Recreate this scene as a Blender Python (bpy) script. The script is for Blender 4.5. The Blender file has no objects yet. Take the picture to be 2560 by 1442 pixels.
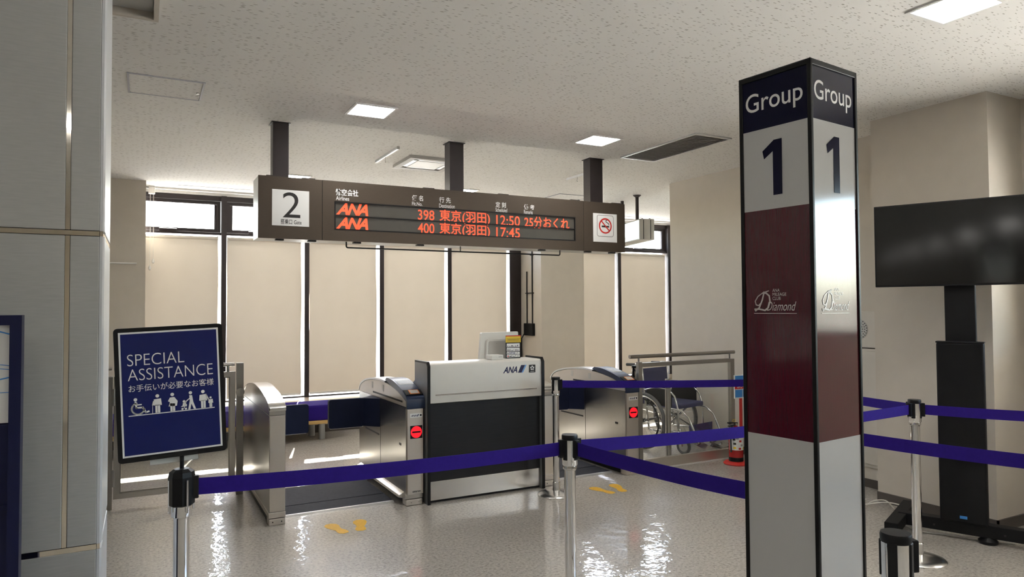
import bpy, bmesh, math, random
from mathutils import Matrix, Vector
random.seed(7)
SC = bpy.context.scene
COL = SC.collection

# ------------------------------------------------------------------ camera
F_PX, YAW, PITCH, ROLL, EYE = 1740.0, math.radians(28.0), math.radians(1.65), math.radians(-0.35), 1.5
CEIL = 2.95
cam = bpy.data.cameras.new('camera'); cam.sensor_fit = 'HORIZONTAL'; cam.sensor_width = 36.0
cam.lens = 36.0 * F_PX / 2560.0; cam.clip_start = 0.05; cam.clip_end = 400
cam_o = bpy.data.objects.new('camera', cam); COL.objects.link(cam_o)
f_ = Vector((math.sin(YAW)*math.cos(PITCH), math.cos(YAW)*math.cos(PITCH), math.sin(PITCH)))
r_ = Vector((math.cos(YAW), -math.sin(YAW), 0)); u_ = r_.cross(f_)
r_, u_ = r_*math.cos(ROLL) + u_*math.sin(ROLL), u_*math.cos(ROLL) - r_*math.sin(ROLL)
M = Matrix((r_, u_, -f_)).transposed().to_4x4(); M.translation = (0, 0, EYE)
cam_o.matrix_world = M
SC.camera = cam_o

# ------------------------------------------------------------------ world, sun, exposure
world = bpy.data.worlds.new('sky'); SC.world = world; world.use_nodes = True
wn = world.node_tree.nodes; wl = world.node_tree.links
bg = wn['Background']
sky = wn.new('ShaderNodeTexSky'); sky.sky_type = 'NISHITA'; sky.sun_disc = False
sky.sun_elevation = math.radians(49); sky.sun_rotation = math.radians(14); sky.air_density = 1.0; sky.dust_density = 2.5
wl.new(sky.outputs[0], bg.inputs[0]); bg.inputs[1].default_value = 1.3
SUN_DIR = Vector((0.55, 2.2, 2.62)).normalized()
sun = bpy.data.lights.new('sun', 'SUN'); sun.energy = 50.0; sun.angle = math.radians(0.53); sun.color = (1.0, 0.95, 0.88)
sun_o = bpy.data.objects.new('sun_offscreen', sun); COL.objects.link(sun_o)
sun_o.rotation_euler = SUN_DIR.to_track_quat('Z', 'Y').to_euler(); sun_o.location = (4, 20, 22)
vs = SC.view_settings
vs.view_transform = 'Standard'; vs.look = 'None'; vs.gamma = 1.0; vs.use_curve_mapping = False; vs.exposure = 1.38
LAMP = 18.0        # radiance of the ceiling light panels

# ------------------------------------------------------------------ pixel helpers (direction only; the distance comes from a plane)
def ray(p): return f_ + r_*((p[0]-1280)/F_PX) + u_*((721-p[1])/F_PX)
def ony(p, y): d = ray(p); return Vector((0, 0, EYE)) + d*(y/d.y)
def onx(p, x): d = ray(p); return Vector((0, 0, EYE)) + d*(x/d.x)
def onz(p, z): d = ray(p); return Vector((0, 0, EYE)) + d*((z-EYE)/d.z)

# ------------------------------------------------------------------ materials
MAT = {}
def nodes_of(name):
    m = bpy.data.materials.new(name); m.use_nodes = True
    return m, m.node_tree.nodes, m.node_tree.links, m.node_tree.nodes['Principled BSDF']
def S(b, k, v):
    if k in b.inputs: b.inputs[k].default_value = v
def mat(name, col, rough=0.5, metal=0.0, var=0.06, scale=8.0, bump=0.0, bscale=200.0, stretch=(1, 1, 1), emit=0.0, coat=0.0, spec=0.5, rvar=0.0):
    m, n, l, b = nodes_of(name)
    tc = n.new('ShaderNodeTexCoord'); mp = n.new('ShaderNodeMapping'); mp.inputs['Scale'].default_value = stretch
    l.new(tc.outputs['Object'], mp.inputs['Vector'])
    nz = n.new('ShaderNodeTexNoise'); nz.inputs['Scale'].default_value = scale; nz.inputs['Detail'].default_value = 3
    l.new(mp.outputs[0], nz.inputs['Vector'])
    rp = n.new('ShaderNodeValToRGB')
    c = Vector(col[:3])
    rp.color_ramp.elements[0].position = 0.3; rp.color_ramp.elements[1].position = 0.7
    rp.color_ramp.elements[0].color = (*(c*(1-var)), 1); rp.color_ramp.elements[1].color = (*[min(1, x*(1+var)) for x in c], 1)
    l.new(nz.outputs['Fac'], rp.inputs[0]); l.new(rp.outputs[0], b.inputs['Base Color'])
    S(b, 'Roughness', rough); S(b, 'Metallic', metal); S(b, 'Specular IOR Level', spec); S(b, 'Coat Weight', coat); S(b, 'Coat Roughness', 0.08)
    if rvar:
        mr = n.new('ShaderNodeMapRange'); mr.inputs['To Min'].default_value = max(0.02, rough-rvar); mr.inputs['To Max'].default_value = rough+rvar
        l.new(nz.outputs['Fac'], mr.inputs[0]); l.new(mr.outputs[0], b.inputs['Roughness'])
    if bump:
        n2 = n.new('ShaderNodeTexNoise'); n2.inputs['Scale'].default_value = bscale; n2.inputs['Detail'].default_value = 2
        l.new(mp.outputs[0], n2.inputs['Vector'])
        bp = n.new('ShaderNodeBump'); bp.inputs['Strength'].default_value = bump; bp.inputs['Distance'].default_value = 0.002
        l.new(n2.outputs['Fac'], bp.inputs['Height']); l.new(bp.outputs[0], b.inputs['Normal'])
    if emit:
        l.new(rp.outputs[0], b.inputs['Emission Color']); S(b, 'Emission Strength', emit)
    MAT[name] = m
    return m

def floor_mat():
    m, n, l, b = nodes_of('speckled_vinyl'); MAT['floor'] = m
    tc = n.new('ShaderNodeTexCoord')
    v = n.new('ShaderNodeTexNoise'); v.inputs['Scale'].default_value = 55; v.inputs['Detail'].default_value = 6; v.inputs['Roughness'].default_value = 0.75
    l.new(tc.outputs['Object'], v.inputs['Vector'])
    r1 = n.new('ShaderNodeValToRGB'); e = r1.color_ramp.elements
    e[0].position = 0.36; e[0].color = (0.22, 0.20, 0.17, 1); e[1].position = 0.64; e[1].color = (0.58, 0.55, 0.50, 1)
    x = r1.color_ramp.elements.new(0.47); x.color = (0.41, 0.385, 0.345, 1)
    l.new(v.outputs['Fac'], r1.inputs[0])
    big = n.new('ShaderNodeTexNoise'); big.inputs['Scale'].default_value = 1.3; big.inputs['Detail'].default_value = 4
    l.new(tc.outputs['Object'], big.inputs['Vector'])
    mr = n.new('ShaderNodeMapRange'); mr.inputs['From Min'].default_value = 0.3; mr.inputs['From Max'].default_value = 0.7
    mr.inputs['To Min'].default_value = 0.93; mr.inputs['To Max'].default_value = 1.05
    l.new(big.outputs['Fac'], mr.inputs[0])
    mx = n.new('ShaderNodeMix'); mx.data_type = 'RGBA'; mx.blend_type = 'MULTIPLY'; mx.inputs[0].default_value = 1
    l.new(r1.outputs[0], mx.inputs[6]); l.new(mr.outputs[0], mx.inputs[7]); l.new(mx.outputs[2], b.inputs['Base Color'])
    w = n.new('ShaderNodeTexNoise'); w.inputs['Scale'].default_value = 12; w.inputs['Detail'].default_value = 2.5
    l.new(tc.outputs['Object'], w.inputs['Vector'])
    bp = n.new('ShaderNodeBump'); bp.inputs['Strength'].default_value = 0.16; bp.inputs['Distance'].default_value = 0.02
    l.new(w.outputs['Fac'], bp.inputs['Height'])
    S(b, 'Roughness', 0.34); S(b, 'Specular IOR Level', 0.3); S(b, 'Coat Weight', 0.75); S(b, 'Coat Roughness', 0.05); S(b, 'Coat IOR', 1.5)
    l.new(bp.outputs[0], b.inputs['Coat Normal'])
floor_mat()

def ceiling_mat():
    m, n, l, b = nodes_of('fissured_board'); MAT['ceiling'] = m
    tc = n.new('ShaderNodeTexCoord'); mp = n.new('ShaderNodeMapping'); mp.inputs['Scale'].default_value = (24, 100, 1)
    l.new(tc.outputs['Object'], mp.inputs['Vector'])
    wob = n.new('ShaderNodeTexNoise'); wob.inputs['Scale'].default_value = 6; l.new(tc.outputs['Object'], wob.inputs['Vector'])
    ad = n.new('ShaderNodeVectorMath'); ad.operation = 'MULTIPLY_ADD'; ad.inputs[1].default_value = (0.9, 3.0, 0)
    l.new(wob.outputs['Color'], ad.inputs[0]); l.new(mp.outputs[0], ad.inputs[2])
    v = n.new('ShaderNodeTexVoronoi'); v.inputs['Scale'].default_value = 1.0; v.inputs['Randomness'].default_value = 1.0
    l.new(ad.outputs[0], v.inputs['Vector'])
    lt = n.new('ShaderNodeMapRange'); lt.inputs['From Min'].default_value = 0.17; lt.inputs['From Max'].default_value = 0.30
    l.new(v.outputs['Distance'], lt.inputs[0])
    sp = n.new('ShaderNodeSeparateColor'); l.new(v.outputs['Color'], sp.inputs[0])
    gt = n.new('ShaderNodeMath'); gt.operation = 'GREATER_THAN'; gt.inputs[1].default_value = 0.62; l.new(sp.outputs[0], gt.inputs[0])
    mxv = n.new('ShaderNodeMath'); mxv.operation = 'MAXIMUM'; l.new(lt.outputs[0], mxv.inputs[0]); l.new(gt.outputs[0], mxv.inputs[1])
    r1 = n.new('ShaderNodeValToRGB'); e = r1.color_ramp.elements
    e[0].position = 0; e[0].color = (0.36, 0.33, 0.29, 1); e[1].position = 1; e[1].color = (0.80, 0.785, 0.75, 1)
    l.new(mxv.outputs[0], r1.inputs[0]); l.new(r1.outputs[0], b.inputs['Base Color'])
    bp = n.new('ShaderNodeBump'); bp.inputs['Strength'].default_value = 0.5; bp.inputs['Distance'].default_value = 0.004
    l.new(mxv.outputs[0], bp.inputs['Height']); l.new(bp.outputs[0], b.inputs['Normal']); S(b, 'Roughness', 0.9)
ceiling_mat()

def glass_mat(name, tint, fac_min=0.04):
    m, n, l, b = nodes_of(name); n.remove(b); MAT[name] = m
    out = n['Material Output']; tr = n.new('ShaderNodeBsdfTransparent'); tr.inputs[0].default_value = (*tint, 1)
    gl = n.new('ShaderNodeBsdfGlossy'); gl.inputs['Roughness'].default_value = 0.01
    lw = n.new('ShaderNodeLayerWeight'); lw.inputs[0].default_value = 0.5
    pw = n.new('ShaderNodeMath'); pw.operation = 'POWER'; pw.inputs[1].default_value = 5.0; l.new(lw.outputs['Facing'], pw.inputs[0])
    fr = n.new('ShaderNodeMath'); fr.operation = 'MULTIPLY_ADD'; fr.inputs[1].default_value = 0.94; fr.inputs[2].default_value = fac_min; l.new(pw.outputs[0], fr.inputs[0])
    ms = n.new('ShaderNodeMixShader'); l.new(fr.outputs[0], ms.inputs[0]); l.new(tr.outputs[0], ms.inputs[1]); l.new(gl.outputs[0], ms.inputs[2])
    l.new(ms.outputs[0], out.inputs[0])
glass_mat('glass', (0.97, 0.98, 0.97)); glass_mat('acrylic', (0.9, 0.92, 0.93))

def blind_mat():
    m, n, l, b = nodes_of('roller_blind_cloth'); n.remove(b); MAT['blind'] = m
    out = n['Material Output']
    tc = n.new('ShaderNodeTexCoord'); nz = n.new('ShaderNodeTexNoise'); nz.inputs['Scale'].default_value = 3; l.new(tc.outputs['Object'], nz.inputs['Vector'])
    rp = n.new('ShaderNodeValToRGB'); rp.color_ramp.elements[0].color = (0.68, 0.62, 0.54, 1); rp.color_ramp.elements[1].color = (0.74, 0.68, 0.595, 1)
    l.new(nz.outputs['Fac'], rp.inputs[0])
    d = n.new('ShaderNodeBsdfDiffuse'); t = n.new('ShaderNodeBsdfTranslucent'); t.inputs[0].default_value = (0.30, 0.26, 0.21, 1)
    l.new(rp.outputs[0], d.inputs[0])
    ms = n.new('ShaderNodeMixShader'); ms.inputs[0].default_value = 0.012
    l.new(d.outputs[0], ms.inputs[1]); l.new(t.outputs[0], ms.inputs[2]); l.new(ms.outputs[0], out.inputs[0])
blind_mat()

mat('wall', (0.60, 0.55, 0.475), 0.75, var=0.02, bump=0.35, bscale=260)
mat('wall_white', (0.72, 0.69, 0.64), 0.7, var=0.02, bump=0.3, bscale=260)
mat('baseboard', (0.095, 0.08, 0.07), 0.45)
mat('trim_white', (0.80, 0.79, 0.76), 0.45, var=0.03)
mat('ledge', (0.42, 0.33, 0.23), 0.3, var=0.08, stretch=(1, 12, 1), coat=0.3)
mat('bronze', (0.035, 0.027, 0.028), 0.4, metal=0.3, var=0.1)
mat('sign_brown', (0.085, 0.066, 0.050), 0.42, metal=0.55, var=0.06, scale=40, stretch=(1, 1, 30))
mat('sign_edge', (0.46, 0.47, 0.47), 0.3, metal=0.8)
mat('panel_grey', (0.41, 0.415, 0.40), 0.5, var=0.05, scale=30, stretch=(0.6, 1, 6), bump=0.15, bscale=300)
mat('panel_core', (0.05, 0.05, 0.05), 0.6)
mat('alu', (0.70, 0.71, 0.72), 0.32, metal=0.85, var=0.04, scale=20, stretch=(1, 1, 0.1))
mat('alu_white', (0.56, 0.58, 0.60), 0.4, metal=0.2, var=0.02)
mat('mirror_strip', (0.76, 0.72, 0.64), 0.05, metal=1.0, var=0.03)
mat('steel', (0.54, 0.525, 0.50), 0.25, metal=1.0, var=0.025, scale=5, stretch=(1, 1, 90))
mat('steel_bright', (0.70, 0.69, 0.67), 0.18, metal=1.0, var=0.02, scale=5, stretch=(60, 1, 1))
mat('steel_warm', (0.63, 0.585, 0.53), 0.36, metal=0.85, var=0.02, scale=5, stretch=(1, 1, 90))
mat('steel_dark', (0.36, 0.345, 0.32), 0.34, metal=1.0, var=0.02, scale=5, stretch=(1, 1, 90))
mat('chrome', (0.82, 0.82, 0.82), 0.05, metal=1.0, var=0.02)
mat('chrome_soft', (0.80, 0.80, 0.79), 0.24, metal=1.0, var=0.02)
mat('navy_plastic', (0.012, 0.024, 0.062), 0.3, var=0.06, spec=0.4)
mat('navy_pad', (0.008, 0.012, 0.036), 0.6, var=0.12, bump=0.2, bscale=30, spec=0.2)
mat('black', (0.008, 0.008, 0.009), 0.38, var=0.1, spec=0.28)
mat('black_matte', (0.009, 0.009, 0.010), 0.6, var=0.15, bump=0.2, bscale=400, spec=0.2)
mat('rubber', (0.05, 0.05, 0.052), 0.7, var=0.1)
mat('mat_grey', (0.036, 0.039, 0.05), 0.75, var=0.12, scale=40, bump=0.4, bscale=300, spec=0.15)
mat('purple', (0.026, 0.011, 0.21), 0.75, var=0.05, scale=60, bump=0.2, bscale=500, spec=0.15)
mat('desk_white', (0.70, 0.68, 0.63), 0.35, var=0.015)
mat('desk_dark', (0.020, 0.020, 0.023), 0.5, var=0.12, scale=20, stretch=(0.3, 1, 8), spec=0.25)
mat('desk_side', (0.30, 0.31, 0.32), 0.35, metal=0.5, var=0.03)
mat('plastic_white', (0.74, 0.73, 0.69), 0.4, var=0.02)
mat('plastic_grey', (0.52, 0.51, 0.48), 0.4, var=0.02)
mat('white_print', (0.82, 0.82, 0.81), 0.35, var=0.01)
mat('pillar_white', (0.55, 0.55, 0.54), 0.10, var=0.01, coat=0.5)
mat('pillar_navy', (0.006, 0.006, 0.024), 0.16, var=0.02, spec=0.22)
mat('pillar_red', (0.075, 0.005, 0.013), 0.10, var=0.05, scale=60, stretch=(40, 40, 0.3), coat=1.0, bump=0.10, bscale=20)
mat('pillar_black', (0.007, 0.007, 0.007), 0.35, spec=0.25)
mat('silver_print', (0.62, 0.58, 0.56), 0.35, metal=0.2, var=0.02)
mat('ink_navy', (0.012, 0.014, 0.08), 0.4)
mat('ink_blue', (0.05, 0.28, 0.72), 0.4)
mat('ink_black', (0.015, 0.013, 0.013), 0.5)
mat('ink_red', (0.62, 0.02, 0.015), 0.4)
mat('ink_orange', (0.8, 0.25, 0.05), 0.4)
mat('ink_yellow', (0.85, 0.60, 0.03), 0.45)
mat('board_navy', (0.013, 0.019, 0.115), 0.07, var=0.03, spec=0.28)
mat('kiosk_navy', (0.007, 0.010, 0.05), 0.35, var=0.05, spec=0.3)
mat('paper', (0.80, 0.81, 0.80), 0.5, var=0.02)
mat('led_panel', (0.075, 0.07, 0.06), 0.25, var=0.05)
mat('led_text', (1.0, 0.085, 0.03), 0.5, emit=0.42, var=0.02)
mat('led_red', (1.0, 0.008, 0.02), 0.5, emit=0.36, var=0.01)
mat('lamp', (1.0, 0.97, 0.925), 0.5, emit=LAMP, var=0.0)
mat('lit_sign', (0.86, 0.95, 0.95), 0.4, emit=0.5, var=0.01)
mat('lit_digit', (0.62, 0.62, 0.62), 0.4, var=0.01)
mat('screen', (0.012, 0.012, 0.012), 0.10, var=0.02, spec=0.6)
mat('footprint', (0.85, 0.50, 0.04), 0.5, var=0.08, scale=60)
mat('wood', (0.62, 0.40, 0.14), 0.4, var=0.12, stretch=(1, 14, 14))
mat('leg_grey', (0.42, 0.43, 0.43), 0.35, metal=0.4)
mat('fire_red', (0.42, 0.012, 0.012), 0.22, coat=0.5, var=0.05)
mat('fire_red_flat', (0.62, 0.03, 0.025), 0.4, var=0.05)
mat('wc_cloth', (0.045, 0.05, 0.15), 0.7, var=0.12, scale=60, bump=0.2, bscale=300)
mat('wc_frame', (0.75, 0.75, 0.74), 0.18, metal=1.0, var=0.02)
mat('tyre', (0.13, 0.13, 0.135), 0.7, var=0.1)
mat('rim_grey', (0.40, 0.40, 0.43), 0.5, var=0.03)
mat('cassette', (0.42, 0.40, 0.37), 0.5, var=0.03)
mat('vent_grey', (0.36, 0.345, 0.325), 0.6, var=0.05)
mat('cable_white', (0.72, 0.70, 0.64), 0.5)
mat('cabinet', (0.62, 0.585, 0.52), 0.45, var=0.02)
mat('concrete', (0.42, 0.41, 0.39), 0.9, var=0.1, scale=1.5)
mat('card_green', (0.35, 0.55, 0.45), 0.5)

# ------------------------------------------------------------------ mesh helpers
WORLD = {}
def root_of(o):
    while o.parent: o = o.parent
    return o
def obj(name, bm, m, parent=None, smooth=False, label=None):
    if parent is not None:
        rt = root_of(parent)
        if rt.name in WORLD: bmesh.ops.translate(bm, verts=bm.verts, vec=-WORLD[rt.name])
    bmesh.ops.recalc_face_normals(bm, faces=bm.faces)
    me = bpy.data.meshes.new(name); bm.to_mesh(me); bm.free()
    me.materials.append(MAT[m])
    if smooth:
        for p in me.polygons: p.use_smooth = True
        try: me.set_sharp_from_angle(angle=math.radians(38))
        except Exception: pass
    o = bpy.data.objects.new(name, me); COL.objects.link(o)
    if parent is not None: o.parent = parent
    if label: o['label'] = label
    return o
def tag(o, label, cat, group=None):
    o['label'] = label; o['category'] = cat
    if group: o['group'] = group
    return o
def thing(name, label, cat, loc=(0, 0, 0), rotz=0.0, group=None, world=False):
    o = bpy.data.objects.new(name, None); COL.objects.link(o); o.empty_display_size = 0.1
    o.location = loc; o.rotation_euler = (0, 0, rotz); tag(o, label, cat, group)
    if world: WORLD[o.name] = Vector(loc)
    return o
def struct(name, bm, m, parent=None, smooth=False):
    o = obj(name, bm, m, parent, smooth)
    if parent is None: o['kind'] = 'structure'
    return o
def dup(root, loc, label, group=None, rotz=None, skip=()):
    r = root.copy(); COL.objects.link(r); r.location = loc; r['label'] = label
    if rotz is not None: r.rotation_euler = (0, 0, rotz)
    if group: r['group'] = group
    for ch in list(root.children):
        if ch.name.split('.')[0] in skip: continue
        c = ch.copy(); COL.objects.link(c); c.parent = r
        for g in ch.children:
            d = g.copy(); COL.objects.link(d); d.parent = c
    return r
def B(): return bmesh.new()
def box(bm, x0, x1, y0, y1, z0, z1, bev=0.0, seg=2):
    vs_ = [bm.verts.new((x, y, z)) for x in (x0, x1) for y in (y0, y1) for z in (z0, z1)]
    q = [(0, 1, 3, 2), (4, 6, 7, 5), (0, 4, 5, 1), (2, 3, 7, 6), (0, 2, 6, 4), (1, 5, 7, 3)]
    fs = [bm.faces.new([vs_[i] for i in f]) for f in q]
    if bev > 0:
        es = {e for f in fs for e in f.edges}
        bmesh.ops.bevel(bm, geom=list(es), offset=bev, segments=seg, profile=0.5, affect='EDGES')
    return bm
def bx(*a, **k): return box(B(), *a, **k)
def prism(bm, poly, axis, lo, hi):
    """poly: 2D points in the two axes left after AXIS, in xyz order"""
    def P(a, b, c):
        return {0: (c, a, b), 1: (a, c, b), 2: (a, b, c)}[axis]
    A = [bm.verts.new(P(a, b, lo)) for a, b in poly]; Bv = [bm.verts.new(P(a, b, hi)) for a, b in poly]
    n = len(poly); bm.faces.new(A); bm.faces.new(list(reversed(Bv)))
    for i in range(n): bm.faces.new((A[i], A[(i+1) % n], Bv[(i+1) % n], Bv[i]))
    return bm
def lathe(bm, prof, n=28, c=(0, 0, 0)):
    rings = []
    for r, z in prof:
        if r < 1e-6: rings.append([bm.verts.new((c[0], c[1], c[2]+z))])
        else: rings.append([bm.verts.new((c[0]+r*math.cos(2*math.pi*i/n), c[1]+r*math.sin(2*math.pi*i/n), c[2]+z)) for i in range(n)])
    for a, b in zip(rings, rings[1:]):
        for i in range(n):
            j = (i+1) % n
            if len(a) == 1 and len(b) == 1: continue
            if len(a) == 1: bm.faces.new((a[0], b[i], b[j]))
            elif len(b) == 1: bm.faces.new((a[i], a[j], b[0]))
            else: bm.faces.new((a[i], a[j], b[j], b[i]))
    if len(rings[0]) > 1: bm.faces.new(rings[0])
    if len(rings[-1]) > 1: bm.faces.new(rings[-1])
    return bm
def tube(bm, pts, r, n=10, closed=False):
    pts = [Vector(p) for p in pts]; rings = []; N = len(pts); up = None
    for i, p in enumerate(pts):
        a = pts[(i-1) % N] if (closed or i > 0) else p; b = pts[(i+1) % N] if (closed or i < N-1) else p
        t = (b-a).normalized()
        if up is None:
            up = Vector((0, 0, 1)) if abs(t.z) < 0.9 else Vector((1, 0, 0))
        s = t.cross(up)
        if s.length < 1e-4: s = t.cross(Vector((0, 1, 0)))
        s.normalize(); up = s.cross(t).normalized()
        rr = r[i] if isinstance(r, (list, tuple)) else r
        rings.append([bm.verts.new(p + s*rr*math.cos(2*math.pi*k/n) + up*rr*math.sin(2*math.pi*k/n)) for k in range(n)])
    rng = range(N) if closed else range(N-1)
    for i in rng:
        a, b = rings[i], rings[(i+1) % N]
        for k in range(n): bm.faces.new((a[k], a[(k+1) % n], b[(k+1) % n], b[k]))
    if not closed: bm.faces.new(rings[0]); bm.faces.new(list(reversed(rings[-1])))
    return bm
def ring(c, r, axis=1, n=36):
    o = []
    for i in range(n):
        a = 2*math.pi*i/n; u, v = r*math.cos(a), r*math.sin(a)
        o.append({0: (c[0], c[1]+u, c[2]+v), 1: (c[0]+u, c[1], c[2]+v), 2: (c[0]+u, c[1]+v, c[2])}[axis])
    return o
def arc(c, r, a0, a1, n=10):
    return [(c[0]+r*math.cos(math.radians(a0+(a1-a0)*i/n)), c[1]+r*math.sin(math.radians(a0+(a1-a0)*i/n))) for i in range(n+1)]
def rrect(x0, x1, z0, z1, r, n=4):
    return arc((x1-r, z1-r), r, 0, 90, n) + arc((x0+r, z1-r), r, 90, 180, n) + arc((x0+r, z0+r), r, 180, 270, n) + arc((x1-r, z0+r), r, 270, 360, n)
def flat(bm, poly, t=0.0006):
    """thin plate in local XY, thickness along +Z"""
    return prism(bm, poly, 2, 0.0, t)
def frame4(bm, x0, x1, y0, y1, z0, z1, w, plane='xz'):
    """a rectangular frame of bars of width w"""
    if plane == 'xz':
        box(bm, x0, x0+w, y0, y1, z0, z1); box(bm, x1-w, x1, y0, y1, z0, z1)
        box(bm, x0+w, x1-w, y0, y1, z0, z0+w); box(bm, x0+w, x1-w, y0, y1, z1-w, z1)
    else:
        box(bm, x0, x0+w, y0, y1, z0, z1); box(bm, x1-w, x1, y0, y1, z0, z1)
        box(bm, x0+w, x1-w, y0, y0+w, z0, z1); box(bm, x0+w, x1-w, y1-w, y1, z0, z1)
    return bm
def place(bm, o, rx, up):
    """map local XY (+Z out) onto a plane at O with axes RX, UP"""
    rx = Vector(rx).normalized(); up = Vector(up).normalized(); nn = rx.cross(up)
    Mx = Matrix((rx, up, nn)).transposed().to_4x4(); Mx.translation = Vector(o)
    bmesh.ops.transform(bm, matrix=Mx, verts=bm.verts); return bm
def text_bm(s, w=None, h=None, bold=0.0, shear=0.0, anchor='c', space=1.0):
    """flat lettering, scaled to width w and/or height h, centred (anchor c) or left-bottom (l)"""
    c = bpy.data.curves.new('lettering', 'FONT'); c.body = s; c.size = 1; c.offset = bold; c.shear = shear; c.resolution_u = 5; c.space_character = space
    o = bpy.data.objects.new('lettering', c); me = o.to_mesh(); bm = B(); bm.from_mesh(me); o.to_mesh_clear()
    bpy.data.objects.remove(o); bpy.data.curves.remove(c)
    xs = [v.co.x for v in bm.verts]; ys = [v.co.y for v in bm.verts]
    x0, x1, y0, y1 = min(xs), max(xs), min(ys), max(ys)
    sx = (w/(x1-x0)) if w else None; sy = (h/(y1-y0)) if h else None
    sx = sx or sy; sy = sy or sx
    ox, oy = ((x0+x1)/2, (y0+y1)/2) if anchor == 'c' else (x0, y0)
    for v in bm.verts: v.co = Vector(((v.co.x-ox)*sx, (v.co.y-oy)*sy, 0))
    return bm
def join(bm, other):
    me = bpy.data.meshes.new('tmp'); other.to_mesh(me); other.free(); bm.from_mesh(me); bpy.data.meshes.remove(me); return bm
def print_px(parent, name, s, x0, x1, y0, y1, Y, m, **k):
    """lettering filling a pixel box on the plane y=Y facing the hall"""
    xm, ym = (x0+x1)/2, (y0+y1)/2
    c = ony((xm, ym), Y); w = ony((x1, ym), Y).x - ony((x0, ym), Y).x; h = ony((xm, y0), Y).z - ony((xm, y1), Y).z
    return obj(name, place(text_bm(s, w, h, **k), c, (1, 0, 0), (0, 0, 1)), m, parent)

# ================================================================== THE SETTING
struct('floor', bx(-14, 8.2, -6, 9.45, -0.1, 0), 'floor')
struct('ceiling', bx(-14, 8.2, -6, 9.45, CEIL, CEIL+0.1), 'ceiling')
gb = B(); box(gb, -150, 160, -150, 300, -4.6, -4.5); struct('ground_apron', gb, 'concrete')
struct('wall_back', bx(-14, 8.2, -6.12, -6, 0, CEIL), 'wall')
struct('wall_left_side', box(bx(-3.62, -3.5, 3.10, 9.45, 0, CEIL), -14.12, -14, -6, 3.2, 0, CEIL), 'wall')
WX = 5.45
# right wall, with the daylight window that the pillar's side face mirrors
wb = B()
box(wb, WX, WX+0.15, 2.2, 6.3, 0, CEIL); box(wb, WX, WX+0.15, -6, -1.6, 0, CEIL)
box(wb, WX, WX+0.15, -1.6, 2.2, 0, 1.25); box(wb, WX, WX+0.15, -1.6, 2.2, 2.43, CEIL)
struct('wall_right', wb, 'wall')
w9 = struct('window_right_offscreen', bx(WX+0.04, WX+0.10, -1.6, -1.54, 1.25, 2.43), 'bronze')
for y in (-0.33, 0.90, 2.14):
    obj('window_frame', bx(WX+0.04, WX+0.10, y, y+0.06, 1.25, 2.43), 'bronze', w9)
for z in (1.25, 2.38):
    obj('window_frame', bx(WX+0.045, WX+0.095, -1.54, 2.14, z, z+0.05), 'bronze', w9)
for y in (-1.54, -0.27, 0.96):
    obj('pane', bx(WX+0.065, WX+0.07, y, y+1.2, 1.30, 2.38), 'glass', w9)
struct('wall_right_corner', bx(WX+0.15, 8.2, 6.15, 6.3, 0, CEIL), 'wall_white')
struct('wall_end', bx(8.05, 8.2, 6.3, 9.45, 0, CEIL), 'wall_white')
struct('wall_right_column', bx(5.03, WX, 2.61, 3.46, 0, CEIL), 'wall')
struct('baseboard_right', bx(WX-0.012, WX, 3.46, 6.3, 0, 0.075), 'baseboard')
struct('baseboard_right_column', box(bx(5.018, 5.03, 2.598, 3.46, 0, 0.075), 5.018, WX, 2.598, 2.61, 0, 0.075), 'baseboard')
struct('baseboard_right_near', bx(WX-0.012, WX, -6, 2.61, 0, 0.075), 'baseboard')
# window side: left wall block, wide column, low sill wall
struct('wall_window_left', box(bx(-3.5, 0.03, 8.72, 9.19, 0, CEIL), -3.5, -0.145, 9.19, 9.45, 0, CEIL), 'wall')
struct('wall_window_column', bx(5.08, 5.82, 8.66, 9.45, 0, CEIL), 'wall')
struct('wall_sill', box(bx(0.03, 5.08, 8.70, 9.22, 0, 0.35), 5.82, 8.05, 8.70, 9.22, 0, 0.35), 'wall')
struct('baseboard_window', box(box(bx(-3.5, 5.08, 8.685, 8.70, 0, 0.09), 5.82, 8.05, 8.685, 8.70, 0, 0.09), -3.5, 0.03, 8.70, 8.72, 0, 0.09), 'baseboard')
struct('trim_1', box(bx(0.03, 5.08, 8.68, 9.22, 0.35, 0.375, bev=0.004), 5.82, 8.05, 8.68, 9.22, 0.35, 0.375, bev=0.004), 'ledge')
struct('wall_window_header', bx(-0.145, 8.05, 9.22, 9.45, 2.905, CEIL), 'trim_white')
struct('wall_window_base', bx(-0.145, 8.05, 9.22, 9.45, 0, 0.37), 'wall')
# curtain rail and slot along the ceiling by the windows
struct('trim_2', bx(0.03, 8.05, 9.10, 9.14, CEIL-0.022, CEIL), 'trim_white')
struct('trim_3', bx(0.35, 8.05, 8.86, 8.868, CEIL-0.003, CEIL), 'vent_grey')

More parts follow.
